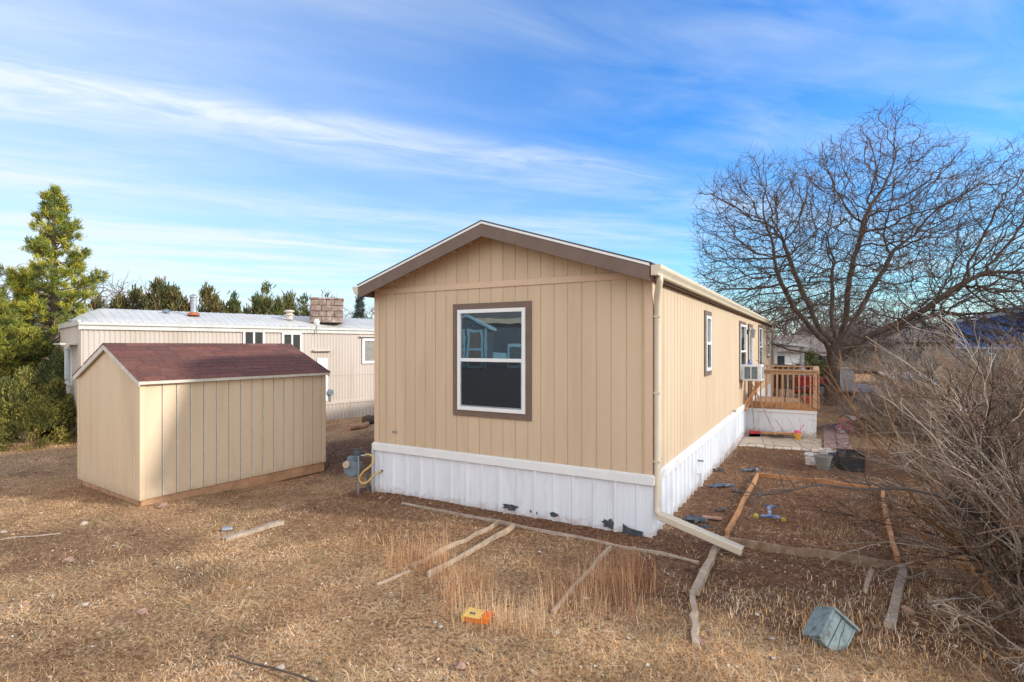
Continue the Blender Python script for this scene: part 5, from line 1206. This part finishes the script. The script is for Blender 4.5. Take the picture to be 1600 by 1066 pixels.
# ------------------------------------------------------------ bare thicket at the right
STEMM = attr_mat('bare_stems', .85, 0, .2)
stem_pal = [(.085, .052, .034), (.16, .095, .058), (.05, .033, .023), (.24, .165, .11), (.22, .105, .045), (.40, .32, .25)]
def thicket(label, loc, n, H, spread, seed, lean=(0, 0), r0=.012, pal=stem_pal, base=.35, arch=.5, subs=10, twk=.85, name='bare_shrub'):
    rs = random.Random(seed); mb = MB()
    def path(p, d, L_, k, wob, grav):
        pts = [p.copy()]
        for i in range(k):
            p = p + d * L_ / k; pts.append(p.copy()); d = (d + Vector((rs.uniform(-1, 1), rs.uniform(-1, 1), rs.uniform(-1, 1))) * wob + Vector((0, 0, -grav))).normalized()
        return pts
    for s_ in range(n):
        a = rs.uniform(0, 6.283); q = rs.random() ** .6; mb.tint = rs.choice(pal); b0 = Vector((math.cos(a) * base * rs.random(), math.sin(a) * base * rs.random(), -.05))
        d = Vector((math.cos(a) * q * spread + lean[0], math.sin(a) * q * spread + lean[1], 1.0)).normalized(); L_ = H * rs.uniform(.5, 1.2); k = 9; rr_ = r0 * rs.choice((.45, .5, .6, .8, 1.1, 2.0))
        pts = path(b0, d, L_, k, .33, arch * q * .16); mb.tube(pts, [rr_ * (1 - .85 * i / k) for i in range(k + 1)], 4 if rr_ > .012 else 3, cap=False)
        for w in range(subs):
            i = rs.randint(2, k - 1); dd = (pts[i + 1 if i < k else i] - pts[i - 1]).normalized(); dd = (dd + Vector((rs.uniform(-1, 1), rs.uniform(-1, 1), rs.uniform(-.5, .8))) * .8).normalized(); l2 = L_ * rs.uniform(.15, .42) * twk
            pt2 = path(pts[i], dd, l2, 5, .32, .03); r2 = rr_ * (1 - .85 * i / k) * .75; mb.tube(pt2, [max(.0021 + .00016 * loc[1], r2 * (1 - .15 * j)) for j in range(6)], 3, cap=False)
            for v in range(3):
                j = rs.randint(1, 4); d3 = (dd + Vector((rs.uniform(-1, 1), rs.uniform(-1, 1), rs.uniform(-.7, .9)))).normalized(); pt3 = path(pt2[j], d3, l2 * rs.uniform(.3, .6), 3, .25, .02); mb.tube(pt3, [max(.0014 + .0002 * loc[1], r2 * .5), .0014 + .0002 * loc[1], .0012 + .00015 * loc[1], .001], 3, cap=False)
    o = mb.build(name, STEMM); o.location = loc; tag(o, label, 'shrub', 'leafless shrubs in the thicket'); return o
org = [(.32, .20, .12), (.19, .13, .085), (.40, .29, .19), (.09, .065, .05), (.24, .19, .155)]
thicket('largest leafless shrub with arching grey stems at the right edge', (5.15, 4.95, 0), 150, 2.5, .62, 101, (-.10, .03), .013, base=.6, arch=.3)
thicket('leafless shrub behind the largest one, near the garden corner', (6.7, 6.8, -.05), 75, 2.2, .9, 102, (-.15, 0), .012, base=.5)
thicket('leafless shrub with pale orange twigs right of the black crate', (9.9, 10.9, -.1), 110, 2.5, 1.0, 103, (-.12, 0), .012, org, .7)
thicket('leafless shrub with orange twigs right of the pink bicycle', (11.9, 14.4, -.1), 120, 2.8, 1.0, 104, (-.1, 0), .012, org, .9)
thicket('low tangled leafless shrub at the bottom right corner', (4.1, 4.0, 0), 60, .9, 1.3, 105, (.05, .1), .007, arch=1.5)
thicket('leafless shrub standing at the driveway edge', (11.4, 11.4, -.1), 45, 2.1, .9, 106, (0, 0), .012)
thicket('dark low leafless shrub between bicycle and crate', (11.1, 15.8, -.1), 110, 1.3, 1.2, 107, (0, 0), .012, [(.14, .11, .095), (.2, .165, .14), (.26, .22, .19)], .7)
thicket('leafless shrub with brown stems in front of the blue house', (7.9, 7.7, -.05), 60, 2.3, .8, 108, (0, 0), .012)
thicket('leafless shrub behind the orange twigs near the big trunk', (14.3, 18.5, -.1), 100, 2.6, 1.0, 109, (0, 0), .014, org, 1.0)
thicket('leafless shrub farthest right behind the driveway edge shrub', (15.5, 16.5, -.1), 35, 2.0, .9, 110, (0, 0), .013)
# thick dark trunk and the long low branch reaching over the bed
lw = thing('leaning_shrub', 'dark leaning shrub stem with one long low branch over the toy bed', 'shrub', (4.55, 4.95, 0))
mb = MB(); mb.tint = (.07, .055, .045); mb.tube([(0.45, -.1, -.1), (.25, 0, .35), (-.05, .1, .75), (-.4, .2, .95)], [.07, .055, .04, .028], 8); mb.build('trunk', STEMM, lw)
mb = MB(); mb.tint = (.12, .095, .08); rs2 = random.Random(9)
main = smooth_path([(-.4, .2, .95), (-.75, .25, 1.02), (-1.15, .3, 1.0), (-1.55, .35, 1.03), (-1.95, .4, .93), (-2.35, .45, .95)], 4); mb.tube(main, [.019 - .015 * i / (len(main) - 1) for i in range(len(main))], 6)
for k in range(16):
    i = rs2.randint(3, len(main) - 2); p = Vector(main[i]); d = Vector((rs2.uniform(-1.2, .1), rs2.uniform(-.8, .8), rs2.uniform(-.6, 1))).normalized(); L_ = rs2.uniform(.2, .7); pts = [p]
    for j in range(4): p = p + d * L_ / 4; d = (d + Vector((rs2.uniform(-1, 1), rs2.uniform(-1, 1), rs2.uniform(-1, 1))) * .25).normalized(); pts.append(p)
    mb.tube(pts, [.007, .006, .004, .003, .002], 4, cap=False)
mb.build('branch', STEMM, lw)
# brush of cut pale twigs on the ground, bottom right
mb = MB(); rs2 = random.Random(33)
for k in range(260):
    mb.tint = rs2.choice([(.28, .21, .15), (.2, .15, .11), (.38, .31, .24), (.12, .09, .07), (.3, .2, .12)]); p = Vector((rs2.uniform(2.7, 5.2), rs2.uniform(3.5, 5.6), rs2.uniform(.02, .3))); a = rs2.uniform(0, 6.28); d = Vector((math.cos(a), math.sin(a) * .6, rs2.uniform(-.1, .35))); pts = [p]; L_ = rs2.uniform(.25, .9)
    if p.x < 3.2 + (p.y - 3.8) * .35: continue
    for j in range(5): p = p + d * L_ / 5; d = (d + Vector((rs2.uniform(-1, 1), rs2.uniform(-1, 1), rs2.uniform(-.7, .5))) * .25).normalized(); p.z = max(.01, p.z); pts.append(p.copy())
    mb.tube(pts, [.005, .0045, .004, .003, .002, .0015], 3, cap=False)
o = mb.build('brushwood', STEMM); tag(o, 'tangled fallen twigs under the thicket at the bottom right', 'twigs', kind='stuff')

# ------------------------------------------------------------ houses beyond
bh = thing('blue_house', 'bright blue house with white eave behind the thicket', 'house', (CX, CY, 0), HR)
X0 = 10.0; y0, y1 = 16, 41
mb = MB(); mb.box(X0, X0 + 6, y0, y1, 2.3, 3.95); mb.build('upper_wall', 'blue_siding', bh)
mb = MB(); mb.box(X0 + .02, X0 + 5.9, y0 + .02, y1 - .02, -.1, 2.29); mb.build('lower_wall', 'taupe_siding', bh)
mb = MB(); mb.prism([(X0 - .5, 3.95), (X0 + 3, 4.9), (X0 + 6.5, 3.95), (X0 + 6.5, 4.0), (X0 + 3, 5.0), (X0 - .5, 4.0)], y0 - .4, y1 + .4); mb.build('roof', 'shingle_grey', bh)
mb = MB(); mb.box(X0 - .53, X0 - .50, y0 - .4, y1 + .4, 3.85, 4.02); mb.box(X0 - .5, X0, y0 - .4, y1 + .4, 3.93, 3.948); mb.build('eave', 'white_siding', bh)
mb = MB(); mb.box(X0 - .03, X0, y0, y1, 2.2, 2.32); mb.build('belt_trim', 'white_siding', bh)
for yy in (19.5, 25, 31, 36):
    mb = MB(); mb.box(X0 - .03, X0 + .018, yy, yy + 1.2, .95, 2.0); w_ = mb.build('window', 'white_siding', bh); mb = MB(); mb.box(X0 - .04, X0 - .031, yy + .08, yy + 1.12, 1.03, 1.92); mb.build('pane', 'glass', w_)
# porch fence in front of the blue house
fn = thing('slat_fence', 'grey-brown slat fence along the driveway below the blue house', 'fence', (CX, CY, 0), HR)
for k in range(9): mb = MB(); mb.box(9.35, 9.43, 17 + k * 2.2, 17.08 + k * 2.2, -.1, 1.15); mb.build('post', 'wood_grey', fn)
mb = MB()
for z in (.25, .6, .95): mb.box(9.31, 9.35, 17, 34.8, z, z + .12)
mb.build('slats', 'wood_grey', fn)
# low brown-roofed house left of the blue one
lh = thing('low_house', 'low pale house with brown roof left of the blue house', 'house', (36, 52, 0), HR)
mb = MB(); mb.box(-7, 5, -3, 3, 0, 2.7); mb.build('wall', 'taupe_siding', lh); mb = MB(); mb.prism([(-3.6, 2.7), (0, 4.3), (3.6, 2.7), (0, 2.75)], -7.4, 5.4, 'x'); mb.build('roof', 'far_roof', lh)
mb = MB(); mb.box(-5, -3.5, -3.03, -3, 1, 2.1); mb.box(1, 2.4, -3.03, -3, 1, 2.1); mb.build('window', 'glass', lh)
# white house across the road
wp = at(1225, 42); wh_ = thing('white_house', 'white single-storey house with grey roof across the road', 'house', (wp[0], wp[1], 0), 0)
mb = MB(); mb.box(-6, 4.2, 0, 6, 0, 1.95); mb.build('wall', 'white_siding', wh_)
mb = MB(); mb.prism([(-.5, 1.93), (3, 3.25), (6.5, 1.93), (3, 2.0)], -6.4, 4.6, 'x'); mb.build('roof', 'far_roof', wh_)
for x in (-.9, 2.4, -4):
    mb = MB(); mb.box(x, x + 1.0, -.04, -.001, .75, 1.65); w_ = mb.build('window', 'white_vinyl', wh_); mb = MB(); mb.box(x + .08, x + .92, -.06, -.041, .82, 1.6); mb.build('pane', 'glass', w_)
# carport
cp0 = at(1211, 25.5); cpt = thing('carport', 'white metal carport with slim posts beyond the house end', 'carport', (cp0[0], cp0[1], 0), 0)
for x in (0, 1.28):
    mb = MB(); mb.box(x - .07, x + .07, -.07, .07, 0, 2.42); mb.build('post', 'white_siding', cpt)
for x in (-2.4, 0, 1.28):
    mb = MB(); mb.box(x - .06, x + .06, 3.3, 3.42, 0, 2.3); mb.build('post', 'white_siding', cpt)
mb = MB(); mb.prism([(-2.9, 2.83), (1.5, 2.30), (1.5, 2.44), (-2.9, 2.99)], -.3, 3.6); mb.build('roof', 'white_siding', cpt)
# dark bin
bn = at(1221, 24.6); t_ = thing('storage_bin', 'dark brown bin under the white carport', 'bin', (bn[0], bn[1], 0), .2)
mb = MB(); mb.prism([(-.28, 0), (.28, 0), (.33, 1.0), (-.33, 1.0)], -.3, .3); mb.build('bin_body', 'bark', t_, bevel=.02); mb = MB(); mb.box(-.36, .36, -.34, .34, 1.0, 1.08); mb.build('lid', 'black_plastic', t_, bevel=.02); t_.location.z = .45
mb = MB(); mb.box(-.34, .34, -.3, .3, -.45, 0); mb.build('plinth', 'wood_grey', t_)
# car
def car(label, loc, rz, paint):
    t_ = thing('parked_car', label, 'car', loc, rz); st = [(-2.2, .35, .62, .62, .78, .70), (-2.1, .25, .80, .80, .86, .80), (-1.3, .22, .92, .94, .90, .80), (-.75, .22, .95, 1.02, .90, .78), (-.1, .22, .96, 1.42, .90, .62), (.9, .22, .97, 1.45, .90, .62), (1.6, .22, .98, 1.12, .90, .72), (2.1, .26, .93, .95, .86, .78), (2.22, .38, .7, .7, .80, .74)]
    vs = []
    for x, zb, zs, zt, wb, wt in st: vs += [(x, -wb, zb), (x, -wb - .02, (zb + zs) / 2), (x, -wb, zs), (x, -wt, zt), (x, wt, zt), (x, wb, zs), (x, wb + .02, (zb + zs) / 2), (x, wb, zb)]
    n = 8; k = len(st); mb = MB(); mb.add(vs, [(i * n + j, i * n + (j + 1) % n, (i + 1) * n + (j + 1) % n, (i + 1) * n + j) for i in range(k - 1) for j in range(n)] + [tuple(range(n - 1, -1, -1)), tuple((k - 1) * n + j for j in range(n))]); mb.build('body', paint, t_, smooth=False, bevel=.02)
    for sy in (-1, 1):
        mb = MB(); mb.add([(-.62, sy * .905, .99), (1.45, sy * .905, 1.0), (.85, sy * .68, 1.38), (-.12, sy * .68, 1.36)], [(0, 1, 2, 3)]); mb.build('side_window', 'car_glass', t_, thick=.01)
    mb = MB(); mb.add([(-.78, -.76, 1.04), (-.78, .76, 1.04), (-.14, .6, 1.41), (-.14, -.6, 1.41)], [(0, 1, 2, 3)]); mb.build('windscreen', 'car_glass', t_, thick=.02)
    for sx in (-1.35, 1.35):
        for sy in (-.84, .84):
            mb = MB(); mb.lathe((sx, sy - .1, .31), [(.2, 0), (.31, .01), (.31, .19), (.2, .2)], 20, 'y'); w_ = mb.build('wheel', 'rubber', t_); mb = MB(); mb.lathe((sx, sy - .105, .31), [(.05, -.005), (.19, 0), (.19, .21), (.05, .215)], 10, 'y'); mb.build('rim', 'galvanised', w_)
    for sy in (-.6, .6): mb = MB(); mb.box(-2.23, -2.15, sy - .16, sy + .16, .6, .74); mb.build('headlight', 'white_plastic', t_, bevel=.01)
    return t_
car('dark red car parked beyond the deck railing', at(1222, 25.8), R(188), 'car_red')
pc = at(1320, 30); t_ = thing('utility_box', 'pale grey utility cabinet behind the thicket near the trunk', 'cabinet', (pc[0], pc[1], 0))
mb = MB(); mb.box(-.35, .35, -.3, .3, 0, 1.1); mb.build('cabinet_body', 'driveway_concrete', t_, bevel=.03); mb = MB(); mb.box(-.4, .4, -.35, .35, 1.1, 1.16); mb.build('lid', 'driveway_concrete', t_)
juniper('dark evergreen bush beside the carport post', at(1268, 36), 1.9, 1.2, 71, grn, 300, 22, 0, .22, .05, 'evergreen_bush', None, 4, 'bush')
# things seen mirrored in the gable window: pale blue shed, dark building, to the left outside the frame
MR_ = -R(68)
def RX(k, t_):                                             # a point along the mirrored line of sight
    w = {0: (-.70, 8.11, -.905, -.44), 1: (-.24, 7.85, -.875, -.485), 2: (.05, 7.68, -.857, -.515)}[k]; return (w[0] + w[2] * t_, w[1] + w[3] * t_)
p = RX(1, 21); nb = thing('dark_building', 'dark grey building with pale eave, mirrored in the gable window', 'building', (p[0], p[1], 1.45), MR_)
mb = MB(); mb.box(-8, 8, -4, 0, .55, 2.35); mb.build('wall', 'grey_siding', nb); mb = MB(); mb.box(-8.02, 8.02, -4.02, .02, 0, .55); mb.build('skirting', 'aqua_paint', nb)
mb = MB(); mb.prism([(-4.3, 2.3), (-2, 3.0), (.35, 2.3), (.35, 2.36), (-2, 3.1), (-4.3, 2.36)], -8.4, 8.4, 'x'); mb.build('roof', 'shingle_grey', nb); mb = MB(); mb.box(-8.4, 8.4, .35, .38, 2.12, 2.38); mb.build('fascia', 'stone_pale', nb)
p = RX(0, 14.0); bs = thing('blue_shed', 'pale blue shed with double doors, mirrored in the gable window', 'shed', (p[0], p[1], 1.45), MR_ + R(14))
mb = MB(); mb.box(-.85, .85, -1.8, 0, 0, 1.72); mb.prism([(-.85, 1.72), (.85, 1.72), (0, 2.12)], -1.8, 0); mb.build('wall', 'tarp_grey', bs)
mb = MB(); mb.prism([(-1.0, 1.62), (0, 2.12), (1.0, 1.62), (1.0, 1.72), (0, 2.22), (-1.0, 1.72)], -1.9, .08); mb.build('roof', 'aqua_paint', bs)
for sx in (-1, 1):
    mb = MB(); x0, x1 = sorted((sx * .03, sx * .72))
    for q in ((x0, x0 + .09, .05, 1.6), (x1 - .09, x1, .05, 1.6), (x0 + .09, x1 - .09, .05, .14), (x0 + .09, x1 - .09, .72, .82), (x0 + .09, x1 - .09, 1.5, 1.6)): mb.box(q[0], q[1], .005, .03, q[2], q[3])
    dd_ = mb.build('door', 'aqua_paint', bs); mb = MB(); mb.box(x0 + .09, x1 - .09, .003, .012, .14, 1.5); mb.build('door_panel', 'far_roof', dd_)
mb = MB(); mb.box(-.86, -.77, .003, .03, 0, 1.66); mb.box(.77, .86, .003, .03, 0, 1.66); mb.build('corner_board', 'aqua_paint', bs)
p = RX(2, 15); bb = thing('garden_cabinet', 'pale blue garden cabinet, mirrored in the gable window right of the blue shed', 'cabinet', (p[0], p[1], 1.45), MR_)
mb = MB(); mb.prism([(-.3, 0), (.3, 0), (.3, 1.0), (-.22, 1.0)], -.3, 0); mb.build('cabinet_body', 'aqua_paint', bb, bevel=.01); mb = MB(); mb.box(-.18, .26, .001, .015, .1, .9); mb.build('door', 'tarp_grey', bb)
mb = MB(); p1, p2 = RX(1, 8.5), RX(1, 11.5)
MT = Matrix.Translation((p1[0], p1[1], 0)) @ Matrix.Rotation(-R(61), 4, 'Z'); mb.M = MT
mb.prism([(0, -.1), (-3, 1.44), (-22, 1.44), (-22, -.3), (0, -.3)], -5, 14, 'x'); o = mb.build('gravel_terrace', 'far_gravel'); tag(o, kind='structure')
print('objects', len(bpy.data.objects))
